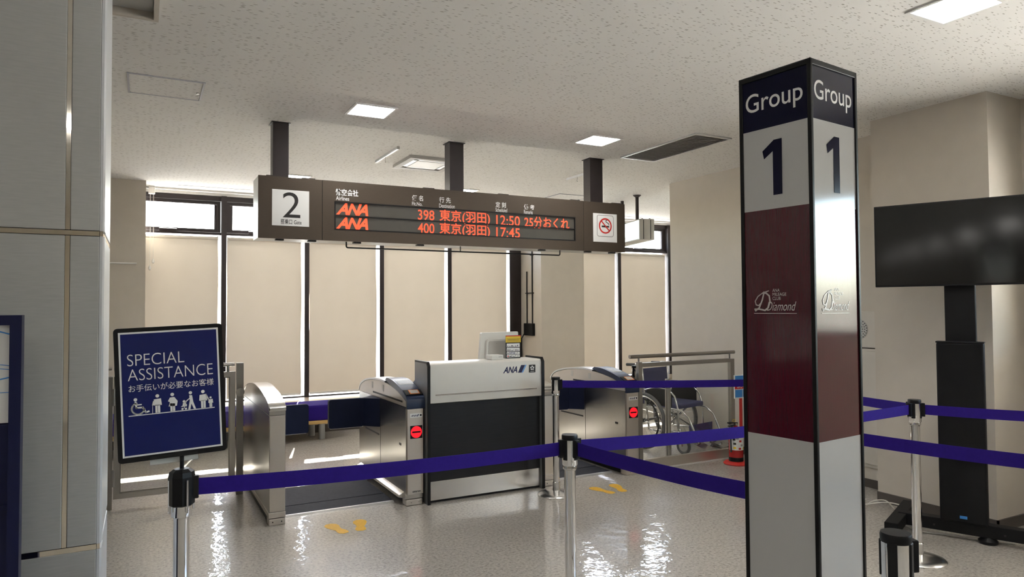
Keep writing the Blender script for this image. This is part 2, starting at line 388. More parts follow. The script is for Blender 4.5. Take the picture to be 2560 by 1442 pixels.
def bay(n, x0, x1, blind=True):
    """one window bay between mullion centrelines"""
    w = struct('window_%d' % n, bx(x0-0.03, x0+0.03, 9.20, 9.36, 0.37, 2.905), 'bronze')          # the mullion carries the bay
    a, b = x0+0.03, x1-0.03
    obj('window_frame', bx(a, b, 9.24, 9.36, 2.845, 2.905), 'bronze', w)
    obj('window_frame', bx(a, b, 9.24, 9.36, 2.425, 2.455), 'bronze', w)
    obj('window_frame', bx(a, b, 9.24, 9.36, 0.37, 0.39), 'bronze', w)
    s = obj('sash', frame4(B(), a+0.005, b-0.005, 9.27, 9.33, 2.46, 2.842, 0.04), 'bronze', w)
    box_ = bx(a+0.045, a+0.075, 9.28, 9.32, 2.50, 2.80); box(box_, b-0.075, b-0.045, 9.28, 9.32, 2.50, 2.80)
    obj('sash_bead', box_, 'bronze', s)
    obj('pane', bx(a+0.07, b-0.07, 9.298, 9.302, 2.495, 2.805), 'glass', w)
    obj('pane', bx(a, b, 9.33, 9.334, 0.39, 2.425), 'glass', w)
    xm = a + (b-a)*0.42
    obj('window_handle', bx(xm-0.14, xm+0.05, 9.225, 9.245, 2.455, 2.485, bev=0.004), 'bronze', w)
    return w
XM = [-0.145] + [0.885 + k for k in range(0, 5)]
BAYS = []
for i in range(5):
    x0 = XM[i] + (0.03 if i == 0 else 0); BAYS.append((i+1, x0, XM[i+1]))
BAYS += [(6, 5.885, 6.885), (7, 6.885, 7.94)]
for n, x0, x1 in BAYS: bay(n, x0, x1)
struct('window_8', box(box(bx(4.855, 4.915, 9.20, 9.36, 0.37, 2.905), 4.915, 5.08, 9.26, 9.34, 0.37, 2.905), 7.91, 8.05, 9.20, 9.36, 0.37, 2.905), 'bronze')

blind_words = ['beside the wall block with the pull cords', 'between the wall block bay and the two gate bays', 'behind the pair of closed navy flaps',
               'behind the gate machine and desk', 'behind the monitor beside the wide wall column', 'partly hidden by the wide wall column', 'above the wheelchair in the end bay']
for (n, x0, x1), words in zip(BAYS, blind_words):
    a, b = x0 + (0.04 if n > 1 else 0.0), x1 - 0.062
    t = thing('roller_blind', 'lowered beige roller blind ' + words, 'blind', (a, 9.255, 0.39), group='roller blinds over the windows', world=True)
    bm = B()
    nx, nz = 6, 10
    g = [[bm.verts.new((a+(b-a)*i/nx + 0.004*math.sin(j*0.9+n)*(1 if i in (0, nx) else 0), 9.255 + 0.006*math.sin(i*1.3+n)*(1-j/nz), 0.42+1.955*j/nz)) for j in range(nz+1)] for i in range(nx+1)]
    for i in range(nx):
        for j in range(nz): bm.faces.new((g[i][j], g[i+1][j], g[i+1][j+1], g[i][j+1]))
    obj('cloth', bm, 'blind', t, smooth=True)
    obj('roller_tube', tube(B(), [(a+0.012, 9.262, 2.385), (b-0.012, 9.262, 2.385)], 0.021, 12), 'blind', t, smooth=True)
    for x in (a, b-0.012): obj('bracket', bx(x, x+0.012, 9.24, 9.285, 2.36, 2.412), 'trim_white', t)
    obj('hem_bar', bx(a+0.004, b-0.004, 9.248, 9.262, 0.405, 0.43, bev=0.003), 'trim_white', t)
# cord pulleys at the first bay
t = thing('blind_cord', 'white pull cords hanging from a small ceiling pulley by the wall block', 'cord', (0.09, 9.12, 2.3), world=True)
obj('pulley', bx(0.055, 0.125, 9.06, 9.12, 2.86, 2.95, bev=0.008), 'trim_white', t)
for dx, zb in ((0.0, 2.02), (0.035, 2.10)):
    c_ = obj('cord', tube(B(), [(0.075+dx, 9.10, 2.87), (0.078+dx, 9.11, 2.45), (0.075+dx, 9.11, zb)], 0.003, 6), 'cable_white', t)
    obj('toggle', lathe(B(), [(0.0, 0.0), (0.012, 0.008), (0.015, 0.03), (0.006, 0.055), (0, 0.058)], 12, (0.075+dx, 9.11, zb-0.05)), 'plastic_white', c_, smooth=True)

# ------------------------------------------------ panelled column at the left, close by
LY, LX = 2.60, -0.122
wc = struct('wall_left', bx(-14, LX-0.004, LY+0.012, 3.10, 0, CEIL), 'panel_core')
vx0, vx1 = -0.2165, -0.2035
hz = [(0.742, 0.758), (1.742, 1.757)]
rows = [(0.76, 1.74), (1.759, CEIL-0.002)]
for z0, z1 in rows:
    obj('panel', bx(-1.42, vx0-0.001, LY, LY+0.012, z0, z1, bev=0.002), 'panel_grey', wc)
    obj('panel', bx(vx1+0.001, LX-0.001, LY, LY+0.012, z0, z1, bev=0.002), 'panel_grey', wc)
    for k in range(10): obj('panel', bx(-1.42-1.2*(k+1)+0.006, -1.426-1.2*k, LY, LY+0.012, z0, z1, bev=0.002), 'panel_grey', wc)
    obj('metal_strip', bx(vx0, vx1, LY+0.003, LY+0.012, z0, z1), 'mirror_strip', wc)
obj('panel', bx(-13.9, LX-0.001, LY, LY+0.012, 0.10, 0.741, bev=0.002), 'panel_grey', wc)
obj('plinth', bx(-13.9, LX-0.001, LY+0.002, LY+0.012, 0.0, 0.098), 'steel', wc)
for z0, z1 in hz: obj('metal_strip', bx(-13.9, LX-0.001, LY+0.003, LY+0.012, z0, z1), 'mirror_strip', wc)
for z0, z1 in ((0.0, 0.741), (0.759, 1.741), (1.758, CEIL-0.002)):
    ct = B(); prism(ct, [(LX, LY+0.002), (LX+0.008, LY+0.003), (LX+0.013, LY+0.016), (LX+0.013, LY+0.10), (LX, LY+0.10)], 2, z0, z1)
    obj('corner_trim', ct, 'alu_white', wc)
    obj('side_panel', bx(LX, LX+0.011, LY+0.108, 3.10, z0, z1, bev=0.003), 'alu_white', wc)
for z0, z1 in hz: obj('metal_strip', bx(LX, LX+0.009, LY+0.006, 3.10, z0, z1), 'mirror_strip', wc)

# ------------------------------------------------ ceiling fittings
LAMPS = [(x, y) for y in (7.80, 4.93, 1.93, -1.07) for x in (-12.54, -10.54, -8.54, -6.54, -4.54, -2.54, -0.54, 1.465, 3.47)]
lamp_words = {(1.465, 7.80): 'square recessed ceiling light mostly hidden by the board near its gate number', (3.47, 7.80): 'square recessed ceiling light mostly hidden by the board at its middle post',
              (1.465, 4.93): 'square recessed ceiling light over the left end of the departure board near pole',
              (3.47, 4.93): 'square recessed ceiling light beside the long ceiling grille',
              (3.47, 1.93): 'square recessed ceiling light above the group pillar and screen'}
for x, y in LAMPS:
    if (y > 7 and x < 1) or (x == -0.54 and y > 1) or (x < -3 and y > 3) or (x < -2 and y > 4): continue
    off = '' if (x, y) in lamp_words else '_offscreen'
    t = thing('ceiling_light' + off, lamp_words.get((x, y), 'square recessed ceiling light in the hall out of view'), 'light', (x, y, CEIL), group='square ceiling lights')
    obj('frame', frame4(B(), -0.155, 0.155, -0.155, 0.155, -0.008, 0.0, 0.018, 'xy'), 'trim_white', t)
    obj('light_panel' + off, bx(-0.138, 0.138, -0.138, 0.138, -0.005, -0.001), 'lamp', t)

t = thing('ceiling_air_conditioner', 'square air conditioner cassette set in the ceiling behind the board', 'air conditioner', (2.48, 6.44, CEIL))
obj('frame', frame4(B(), -0.265, 0.265, -0.265, 0.265, -0.03, 0.0, 0.06, 'xy'), 'cassette', t)
obj('grille', bx(-0.15, 0.15, -0.15, 0.15, -0.028, -0.004, bev=0.006), 'plastic_white', t)
for s in (-1, 1):
    obj('louver', bx(-0.15, 0.15, s*0.178-0.02, s*0.178+0.02, -0.026, -0.018), 'alu', t)
    obj('louver', bx(s*0.178-0.02, s*0.178+0.02, -0.15, 0.15, -0.026, -0.018), 'alu', t)
t = thing('ceiling_grille', 'long grey return air grille set in the ceiling near the cream wall', 'vent', (4.25, 4.86, CEIL))
obj('frame', frame4(B(), -0.205, 0.205, -0.515, 0.515, -0.012, 0.0, 0.02, 'xy'), 'alu', t)
obj('backing', bx(-0.186, 0.186, -0.496, 0.496, -0.002, 0.0), 'vent_grey', t)
for i in range(24):
    y = -0.49 + i*0.041
    obj('slat', prism(B(), [(y, -0.010), (y+0.010, -0.010), (y+0.030, -0.003), (y+0.020, -0.003)], 0, -0.185, 0.185), 'vent_grey', t)
for nm, lb, x0, x1, y0, y1 in (('access_hatch', 'square ceiling access hatch with thin metal rim near the panelled column', -0.093, 0.347, 4.79, 5.22),
                               ('access_hatch', 'ceiling access hatch beyond the departure board near the windows', 4.65, 5.15, 7.45, 7.95)):
    t = thing(nm, lb, 'hatch', ((x0+x1)/2, (y0+y1)/2, CEIL)); a, b = (x1-x0)/2, (y1-y0)/2
    obj('rim', frame4(B(), -a, a, -b, b, -0.006, 0.0, 0.012, 'xy'), 'rim_grey', t)
    obj('board', bx(-a+0.016, a-0.016, -b+0.016, b-0.016, -0.004, 0.0), 'ceiling', t)
    obj('latch', lathe(B(), [(0.0, -0.01), (0.010, -0.009), (0.011, 0.0)], 12, (a-0.03, 0.03, 0)), 'steel_dark', t)
t = thing('ceiling_recess', 'recessed ceiling fitting with a beige rim beside the panelled column', 'vent', (-0.27, 3.45, CEIL))
obj('rim', frame4(B(), -0.33, 0.33, -0.32, 0.32, -0.045, 0.0, 0.022, 'xy'), 'wall', t)
obj('inner_panel', bx(-0.305, 0.305, -0.295, 0.295, -0.008, 0.0), 'plastic_grey', t)
for x, y0, y1, lb in ((2.006, 5.92, 6.59, 'thin metal hanging rail on the ceiling beside the air conditioner'), (4.174, 6.07, 6.53, 'short metal hanging rail on the ceiling before the far gate sign')):
    t = thing('hanging_rail', lb, 'rail', (x, (y0+y1)/2, CEIL)); h = (y1-y0)/2
    obj('rail', bx(-0.009, 0.009, -h, h, -0.024, 0.0, bev=0.002), 'alu', t)
    obj('end_cap', bx(-0.011, 0.011, -h-0.012, -h, -0.027, 0.0), 'steel_dark', t)
    hk = [(0, 0.08*h, -0.024), (0, 0.08*h, -0.05)] + [(0, 0.08*h+0.012*math.sin(a_), -0.062+0.012*math.cos(a_)) for a_ in (0.3, 1.2, 2.2, 3.2, 4.2)]
    obj('hook', tube(B(), hk, 0.0022, 6), 'steel_dark', t)

# ================================================================== DEPARTURE BOARD
SY = 5.40
t = thing('departure_board', 'long brown hanging departure board with orange flight lettering and gate number', 'sign', (2.43, 5.535, 2.03), world=True)
x0, x1, z0, z1 = 0.752, 4.11, 2.034, 2.50
xs1, xs2 = 1.2215, 3.632
bm = B(); box(bm, x0+0.002, x1-0.002, SY+0.012, 5.67, z0+0.002, z1-0.002); core = obj('housing', bm, 'sign_edge', t)
for a, b, nm in ((x0, xs1-0.002, 'front_panel'), (xs2+0.002, x1, 'front_panel')):
    obj(nm, bx(a, b, SY, SY+0.012, z0, z1, bev=0.0015), 'sign_brown', t)
sx0, sx1, sz0, sz1 = 1.317, 3.538, 2.124, 2.340
bm = B(); box(bm, xs1+0.001, sx0, SY, SY+0.012, z0, z1); box(bm, sx1, xs2-0.001, SY, SY+0.012, z0, z1)
box(bm, sx0, sx1, SY, SY+0.012, z0, sz0); box(bm, sx0, sx1, SY, SY+0.012, sz1, z1)
fp = obj('front_panel', bm, 'sign_brown', t)
scr = obj('led_screen', bx(sx0, sx1, SY+0.010, SY+0.014, sz0, sz1), 'led_panel', t, label='dark dot matrix screen')
obj('screen_frame', frame4(B(), sx0-0.003, sx1+0.003, SY-0.002, SY+0.010, sz0-0.003, sz1+0.003, 0.009), 'black', t)
obj('row_divider', bx(sx0+0.006, sx1-0.006, SY, SY+0.010, 2.2275, 2.2365), 'black', t)
bm = B()
for x in (xs1, xs2): box(bm, x-0.002, x+0.002, SY+0.003, SY+0.012, z0, z1)
obj('seam', bm, 'black', t)
LED = SY + 0.0085
def led(s, px0, px1, py0, py1, **k): print_px(scr, 'led_lettering', s, px0, px1, py0, py1, LED, 'led_text', **k)
led('ANA', 841, 921, 509, 538, bold=0.035, shear=0.35, space=0.86); led('ANA', 841, 921, 544, 573, bold=0.035, shear=0.35, space=0.86)
led('398', 1045, 1086, 525, 550, bold=0.006); led('400', 1045, 1086, 558, 583, bold=0.006)
led('東京(羽田)', 1100, 1226, 527, 560, bold=0.012); led('東京(羽田)', 1100, 1226, 559, 591, bold=0.012)
led('12:50', 1241, 1300, 539, 564, bold=0.006); led('17:45', 1241, 1300, 569, 594, bold=0.006)
led('25分おくれ', 1312, 1424, 543, 572, bold=0.012)
def wh(s, *p, **k): print_px(fp, 'lettering', s, *p, SY-0.0006, 'white_print', **k)
wh('航空会社', 839, 896, 473, 490, bold=0.02); wh('Airlines', 840, 873, 491, 501, bold=0.01)
wh('便 名', 1030, 1058, 488, 502, bold=0.02); wh('Flt.No.', 1030, 1056, 505, 514, bold=0.01)
wh('行 先', 1098, 1127, 493, 507, bold=0.02); wh('Destination', 1098, 1137, 510, 520, bold=0.01)
wh('定 刻', 1239, 1265, 505, 519, bold=0.02); wh('Scheduled', 1239, 1268, 520, 530, bold=0.01)
wh('備 考', 1310, 1336, 511, 524, bold=0.02); wh('Remarks', 1310, 1332, 525, 535, bold=0.01)
gp = obj('gate_plate', bx(0.849, 1.121, SY-0.003, SY, 2.131, 2.403, bev=0.001), 'white_print', t, label='white plate with the gate number')
print_px(gp, 'lettering', '2', 707, 751, 481, 544, SY-0.0036, 'ink_black', bold=-0.004)
print_px(gp, 'lettering', '搭乗口 Gate', 702, 754, 548, 561, SY-0.0036, 'ink_black', bold=0.008)
ns = obj('no_smoking_plate', bx(3.738, 4.012, SY-0.003, SY, 2.124, 2.394, bev=0.001), 'white_print', t, label='white plate with the no smoking symbol')
Y3 = SY-0.0034
cx, cz = 3.876, 2.278
def nsp(name, poly, m, d=0.0): return obj(name, prism(B(), [(cx+a, cz+b) for a, b in poly], 1, Y3-0.0006-d, Y3-d), m, ns)
bm = tube(B(), [(cx+a, Y3, cz+b) for a, b in rrect(-0.094, 0.094, -0.10, 0.10, 0.02)], 0.0016, 6, closed=True); obj('border', bm, 'ink_black', ns)
n_ = 40; bm = B()
o_ = [(cx+0.074*math.cos(2*math.pi*i/n_), cz+0.074*math.sin(2*math.pi*i/n_)) for i in range(n_)]; i_ = [(cx+0.060*math.cos(2*math.pi*i/n_), cz+0.060*math.sin(2*math.pi*i/n_)) for i in range(n_)]
va = [bm.verts.new((a, Y3-0.0012, b)) for a, b in o_]; vb = [bm.verts.new((a, Y3-0.0012, b)) for a, b in i_]
for i in range(n_): bm.faces.new((va[i], va[(i+1) % n_], vb[(i+1) % n_], vb[i]))
s2 = math.sqrt(0.5)
q = [(-0.063, 0.055), (-0.055, 0.063), (0.063*1.0, -0.055), (0.055, -0.063)]
bm.faces.new([bm.verts.new((cx+a*0.78, Y3-0.0012, cz+b*0.78)) for a, b in ((-0.063, 0.052), (-0.052, 0.063), (0.063, -0.052), (0.052, -0.063))])
obj('prohibition_ring', bm, 'ink_red', ns)
nsp('cigarette', [(-0.042, -0.014), (0.044, -0.014), (0.044, 0.002), (-0.042, 0.002)], 'ink_black')
obj('smoke', tube(B(), [(cx+0.04, Y3, cz+0.008), (cx+0.04, Y3, cz+0.022), (cx+0.024, Y3, cz+0.03), (cx+0.012, Y3, cz+0.034), (cx+0.006, Y3, cz+0.048), (cx+0.02, Y3, cz+0.054)], 0.0035, 6), 'ink_black', ns)
for x0p, x1p in ((0.878, 0.995), (2.345, 2.475), (3.81, 3.955)):
    obj('hanger_post', bx(x0p+0.0, x1p, 5.545, 5.66, z1, CEIL), 'bronze', t)
    obj('post_flange', bx(x0p-0.012, x1p+0.012, 5.533, 5.672, CEIL-0.006, CEIL), 'bronze', t)
obj('cable_pipe', tube(B(), [(1.42, 5.45, z0), (1.42, 5.45, 1.998), (1.424, 5.45, 1.991), (1.432, 5.45, 1.988), (3.388, 5.45, 1.988), (3.396, 5.45, 1.991), (3.40, 5.45, 1.998), (3.40, 5.45, z0)], 0.006, 8), 'black', t, smooth=True)
obj('pipe_hanger', tube(B(), [(2.40, 5.45, z0), (2.40, 5.45, 1.988)], 0.004, 6), 'black', t)
for x in (0.91, 1.15, 1.50, 2.03, 3.20, 3.70, 3.98): obj('latch', bx(x-0.03, x+0.03, SY+0.02, SY+0.06, z0-0.012, z0), 'black', t)
for x in (0.86, 1.12, 2.1, 2.8, 3.55, 4.02): obj('top_bolt', bx(x-0.05, x+0.05, SY+0.01, SY+0.05, z1-0.002, z1+0.008, bev=0.002), 'bronze', t)

# gate 2 box sign farther back, hung on one pole
hd = math.radians(-15)
t = thing('gate_light_box', 'illuminated white box sign with a gate numeral on a dark pole', 'sign', (5.624, 7.13, 2.345), rotz=hd)
obj('housing', bx(-0.1, 0.1, -0.30, 0.80, 0.0, 0.262, bev=0.006), 'plastic_grey', t)
obj('lit_face', bx(-0.104, -0.099, -0.285, 0.785, 0.016, 0.246), 'lit_sign', t, label='bluish white lit face')
obj('lit_face', bx(0.099, 0.104, -0.285, 0.785, 0.016, 0.246), 'lit_sign', t)
obj('lettering', place(text_bm('2', None, 0.17, bold=0.0), (-0.1048, 0.20, 0.13), (0, -1, 0), (0, 0, 1)), 'lit_digit', t)
for x in (-0.05, 0.045): obj('slot', bx(x, x+0.008, -0.302, -0.298, 0.01, 0.25), 'black', t)
for y in (0, 0.5): obj('pole', tube(B(), [(0, y, 0.262), (0, y, CEIL-2.345)], 0.022, 14), 'bronze', t, smooth=True)
obj('flange', lathe(B(), [(0.055, CEIL-2.345), (0.045, CEIL-2.345-0.012), (0.022, CEIL-2.345-0.03)], 18), 'bronze', t, smooth=True)
for x in (-0.05, 0.05): obj('bolt', lathe(B(), [(0.012, 0.262), (0.012, 0.27), (0, 0.272)], 10, (x, -0.27, 0)), 'bronze', t)

# ================================================================== TICKET GATES
def smooth_line(pts, n=5):
    out = []; P_ = [Vector(p) for p in pts]
    for i in range(len(P_)-1):
        p0, p1, p2, p3 = P_[max(0, i-1)], P_[i], P_[i+1], P_[min(len(P_)-1, i+2)]
        for j in range(n):
            q = j/n; v = 0.5*((2*p1)+(p2-p0)*q+(2*p0-5*p1+4*p2-p3)*q*q+(3*p1-p0-3*p2+p3)*q**3); out.append((v.x, v.y))
    return out + [tuple(P_[-1])]
def make_tall_gate():
    """machine with reader; local origin at front bottom edge of its aisle side (world 1.79, 5.10)"""
    t = thing('boarding_gate', 'steel boarding gate machine with navy reader hood beside the counter', 'gate', (1.79, 5.10, 0), group='boarding gate machines')
    W = 0.141
    side = [(0.012, 0.09), (0.012, 0.70), (0.02, 0.79), (0.195, 0.846), (0.42, 0.884), (0.665, 0.896), (0.90, 0.884), (1.085, 0.858), (1.23, 0.815), (1.285, 0.765), (1.295, 0.70), (1.295, 0.09)]
    up = [(0.012, 0.752)] + smooth_line(side[2:-1][:-1], 4) + [(1.295, 0.752)]
    obj('lower_body', prism(B(), [(0.012, 0.085), (0.012, 0.748), (1.295, 0.748), (1.295, 0.085)], 0, 0.0, W), 'steel', t)
    b = prism(B(), up, 0, -0.002, W+0.002); obj('upper_body', b, 'steel_warm', t)
    # arched top skin behind the hood
    top = smooth_line([(0.52, 0.892), (0.665, 0.899), (0.90, 0.888), (1.085, 0.862), (1.23, 0.82), (1.288, 0.768), (1.30, 0.755)], 4) + smooth_line([(1.305, 0.77), (1.236, 0.832), (1.09, 0.876), (0.90, 0.903), (0.665, 0.914), (0.52, 0.908)], 4)
    obj('top_skin', prism(B(), top, 0, -0.006, W+0.006), 'alu', t, smooth=True)
    hood = [(-0.004, 0.735), (-0.006, 0.80)] + smooth_line([(0.012, 0.826), (0.10, 0.864), (0.20, 0.895), (0.36, 0.928), (0.50, 0.934)], 4) + [(0.535, 0.915), (0.42, 0.888), (0.20, 0.85), (0.03, 0.794), (0.012, 0.735)]
    h = obj('reader_hood', prism(B(), hood, 0, 0.004, W+0.009), 'navy_plastic', t, smooth=True, label='navy plastic hood with ticket reader')
    def on_slope(y0, z0_, y1, z1_, x0_, x1_, m, name, th=0.003):
        d = Vector((0, y1-y0, z1_-z0_)).normalized(); n = Vector((0, -d.z, d.y))
        bm = B(); pts = [Vector((0, y0, z0_)), Vector((0, y1, z1_))]; v = []
        for x in (x0_, x1_):
            for p in pts:
                for k in (0.0005, th): v.append(bm.verts.new(p + n*k + Vector((x, 0, 0))))
        for f in ((0, 1, 3, 2), (4, 6, 7, 5), (0, 4, 5, 1), (2, 3, 7, 6), (0, 2, 6, 4), (1, 5, 7, 3)): bm.faces.new([v[i] for i in f])
        return obj(name, bm, m, h)
    on_slope(0.215, 0.899, 0.35, 0.927, 0.02, W, 'acrylic', 'window_strip')
    on_slope(0.028, 0.834, 0.098, 0.864, 0.010, W+0.006, 'black', 'reader_bezel', 0.008)
    on_slope(0.032, 0.8445, 0.09, 0.869, 0.045, 0.125, 'ink_orange', 'reader_rim', 0.002)
    on_slope(0.038, 0.848, 0.084, 0.8675, 0.052, 0.118, 'plastic_grey', 'reader_window', 0.0015)
    obj('front_panel', bx(0.008, W-0.006, -0.004, 0.012, 0.085, 0.733, bev=0.002), 'steel_warm', t)
    st = obj('logo_plate', bx(0.028, 0.128, -0.0052, -0.004, 0.668, 0.70), 'white_print', t)
    obj('lettering', place(text_bm('ANA', 0.046, 0.015, bold=0.03, shear=0.35), (0.058, -0.0056, 0.683), (1, 0, 0), (0, 0, 1)), 'ink_navy', st)
    obj('slash', place(flat(B(), [(0, 0), (0.008, 0), (0.016, 0.018), (0.008, 0.018)]), (0.084, -0.0052, 0.675), (1, 0, 0), (0, 0, 1)), 'ink_navy', st)
    obj('mark', bx(0.108, 0.122, -0.0058, -0.0052, 0.677, 0.691), 'ink_black', st)
    dp = obj('entry_display', bx(0.030, 0.128, -0.0056, -0.004, 0.508, 0.606), 'black', t, label='black display with a red no entry disc')
    dc = [(0.079+0.045*math.cos(a*math.pi/16), 0.557+0.045*math.sin(a*math.pi/16)) for a in range(32)]
    obj('no_entry_disc', prism(B(), dc, 1, -0.0064, -0.0056), 'led_red', dp)
    obj('no_entry_bar', bx(0.045, 0.113, -0.0070, -0.0064, 0.551, 0.563), 'black', dp)
    obj('lettering', place(text_bm('omron', 0.066, 0.012, bold=0.03), (0.08, -0.0046, 0.104), (1, 0, 0), (0, 0, 1)), 'ink_black', t)
    obj('base_plinth', bx(0.02, W-0.008, 0.03, 1.25, 0.0, 0.05), 'black', t)
    for y0 in (0.0, 1.20):
        f = obj('foot_block', bx(0.0, W-0.012, y0, y0+0.09, 0.002, 0.045, bev=0.003), 'steel_warm', t)
        if y0 == 0:
            for x in (0.04, 0.10): obj('screw', lathe(B(), [(0.004, 0), (0.004, 0.002), (0, 0.0022)], 8), 'black', f).location = (x, -0.0005, 0.022)
    obj('skirt', bx(-0.006, W-0.006, 0.008, 1.28, 0.048, 0.086, bev=0.003), 'steel', t)
    obj('kick_rail', prism(B(), [(-0.045, 0.062), (-0.040, 0.078), (0.0, 0.098), (0.0, 0.052)], 1, 0.05, 1.24), 'steel_bright', t)
    obj('panel_seam', bx(-0.001, 0.0, 0.650, 0.654, 0.10, 0.748), 'black', t)
    obj('ticket_slot', prism(B(), [(0.08, 0.778), (0.08, 0.792), (0.86, 0.79), (0.86, 0.776)], 0, -0.0034, -0.0015), 'black', t)
    obj('long_slot', bx(-0.0012, 0.0, 0.69, 1.10, 0.432, 0.446), 'black', t)
    obj('key_slot', bx(-0.0012, 0.0, 0.12, 0.165, 0.440, 0.458), 'black', t)
    for y in (0.86, 0.55): obj('sensor', bx(-0.0035, -0.0015, y, y+0.04, 0.815, 0.87, bev=0.0006), 'plastic_grey', t)
    # hinged flap across the aisle
    fl = B(); prism(fl, [(a, b) for a, b in rrect(-0.405, -0.11, 0.503, 0.745, 0.02)], 1, 0.775, 0.815)
    flo = obj('flap', fl, 'navy_pad', t, label='navy padded flap')
    obj('flap_hinge', prism(B(), [(-0.11, 0.790), (-0.11, 0.815), (0.0, 0.93), (0.0, 0.67)], 2, 0.505, 0.742), 'navy_pad', flo)
    obj('flap_edge', bx(-0.39, -0.11, 0.785, 0.805, 0.498, 0.504), 'alu', flo)
    return t
tallA = make_tall_gate()
tallB = dup(tallA, (3.845, 5.065, 0), 'steel boarding gate machine with navy reader hood beside the wheelchair', 'boarding gate machines')

def make_low_gate():
    t = thing('gate_post', 'plain brushed steel gate post with arched top beside the glass swing gate', 'gate', (0.79, 5.10, 0), group='arched steel gate posts')
    W = 0.11
    arch = [(0.0, 0.765), (0.0, 0.80), *smooth_line([(0.004, 0.818), (0.035, 0.836), (0.085, 0.85), (0.225, 0.878), (0.433, 0.902), (0.69, 0.917), (0.968, 0.902), (1.20, 0.865), (1.32, 0.815)], 4), (1.345, 0.765)]
    obj('body', prism(B(), [(0.004, 0.085), (0.004, 0.762), (1.345, 0.762), (1.345, 0.085)], 0, 0.0, W), 'steel', t)
    obj('arched_top', prism(B(), arch, 0, 0.0, W), 'steel', t)
    skin = smooth_line([(0.004, 0.818), (0.035, 0.836), (0.085, 0.85), (0.225, 0.878), (0.433, 0.902), (0.69, 0.917), (0.968, 0.902), (1.20, 0.865), (1.32, 0.815)], 4)
    poly = [(a-0.004, b-0.001) for a, b in skin[:1]] + [(a, b+0.004) for a, b in skin[1:]] + [(a, b+0.0005) for a, b in reversed(skin)]
    obj('top_skin', prism(B(), poly, 0, -0.003, W+0.003), 'steel_bright', t, smooth=True)
    obj('front_lip', bx(-0.004, W+0.004, -0.010, 0.012, 0.792, 0.822, bev=0.006), 'steel_bright', t)
    obj('front_panel', bx(0.004, W-0.004, -0.003, 0.004, 0.095, 0.755, bev=0.001), 'steel_warm', t)
    obj('side_seam', bx(-0.001, 0.0, 0.01, 1.34, 0.7605, 0.7635), 'steel_dark', t)
    obj('base_plinth', bx(0.01, W-0.01, 0.03, 1.30, 0.0, 0.052), 'black', t)
    obj('skirt', bx(-0.002, W+0.002, 0.0, 1.345, 0.05, 0.088, bev=0.002), 'steel_warm', t)
    f = obj('foot_block', bx(0.0, W, -0.002, 0.09, 0.002, 0.046, bev=0.003), 'steel_warm', t)
    for x in (0.025, 0.085):
        s = lathe(B(), [(0.0045, 0), (0.0045, 0.002), (0, 0.0022)], 8); bmesh.ops.rotate(s, verts=s.verts, matrix=Matrix.Rotation(math.radians(90), 3, 'X')); bmesh.ops.translate(s, verts=s.verts, vec=(x, -0.0015, 0.024))
        obj('screw', s, 'black', f)
    flo = obj('flap', prism(B(), rrect(W+0.005, W+0.29, 0.513, 0.742, 0.02), 1, 0.63, 0.67), 'navy_pad', t, label='navy padded flap')
    obj('flap_edge', bx(W+0.01, W+0.275, 0.64, 0.66, 0.508, 0.514), 'alu', flo)
    return t
lowA = make_low_gate()
lowB = dup(lowA, (3.005, 5.09, 0), 'plain brushed steel gate post with arched top between the counter and the back stanchion', 'arched steel gate posts')

for x0, x1, y0, y1, lb in ((0.915, 1.745, 5.25, 6.08, 'dark grey floor mat between the first pair of gates'), (3.13, 3.80, 5.21, 6.03, 'dark grey floor mat between the gates beyond the counter')):
    t = thing('floor_mat', lb, 'mat', ((x0+x1)/2, (y0+y1)/2, 0), group='gate floor mats', world=True)
    obj('mat_sheet', bx(x0, x1, y0+0.018, y1, 0.0005, 0.009), 'mat_grey', t)
    obj('edge_strip', prism(B(), [(y0, 0.0005), (y0+0.02, 0.011), (y0+0.035, 0.011), (y0+0.035, 0.0005)], 0, x0, x1), 'alu', t)
    obj('cross_ridge', bx(x0, x1, y0+0.27, y0+0.29, 0.008, 0.012, bev=0.002), 'mat_grey', t)

# footprints
def sole(flip, cx_, cy_, rot):
    pts = [(-0.012, -0.125), (0.025, -0.12), (0.038, -0.09), (0.034, -0.05), (0.026, -0.02), (0.034, 0.02), (0.05, 0.06), (0.048, 0.10), (0.025, 0.13), (-0.01, 0.135), (-0.038, 0.11), (-0.046, 0.07), (-0.038, 0.02), (-0.024, -0.03), (-0.034, -0.07), (-0.034, -0.105)]
    if flip: pts = [(-a, b) for a, b in reversed(pts)]
    m = Matrix.Rotation(math.radians(rot), 2)
    return [(cx_ + (m @ Vector(p)).x, cy_ + (m @ Vector(p)).y) for p in pts]
for c, lb in (((1.19, 4.815), 'outer'), ((3.355, 4.75), 'outer')):
    first = c[0] < 2
    for k, (dx, rot, fl) in enumerate(((0.0, 14, False), (0.165, -14, True))):
        if first: words = 'yellow footprint sticker on the floor before the mat by the %s' % ('plain gate post' if k == 0 else 'reader gate machine')
        else: words = 'yellow footprint sticker beyond the counter, %s' % ('closer to the back stanchion' if k == 0 else 'closer to the wheelchair gate')
        o = obj('footprint_sticker', prism(B(), sole(fl, c[0]+dx, c[1]+(0.0 if k == 0 else 0.0), rot), 2, 0.0004, 0.0014), 'footprint')
        tag(o, words, 'sticker', 'yellow footprints')

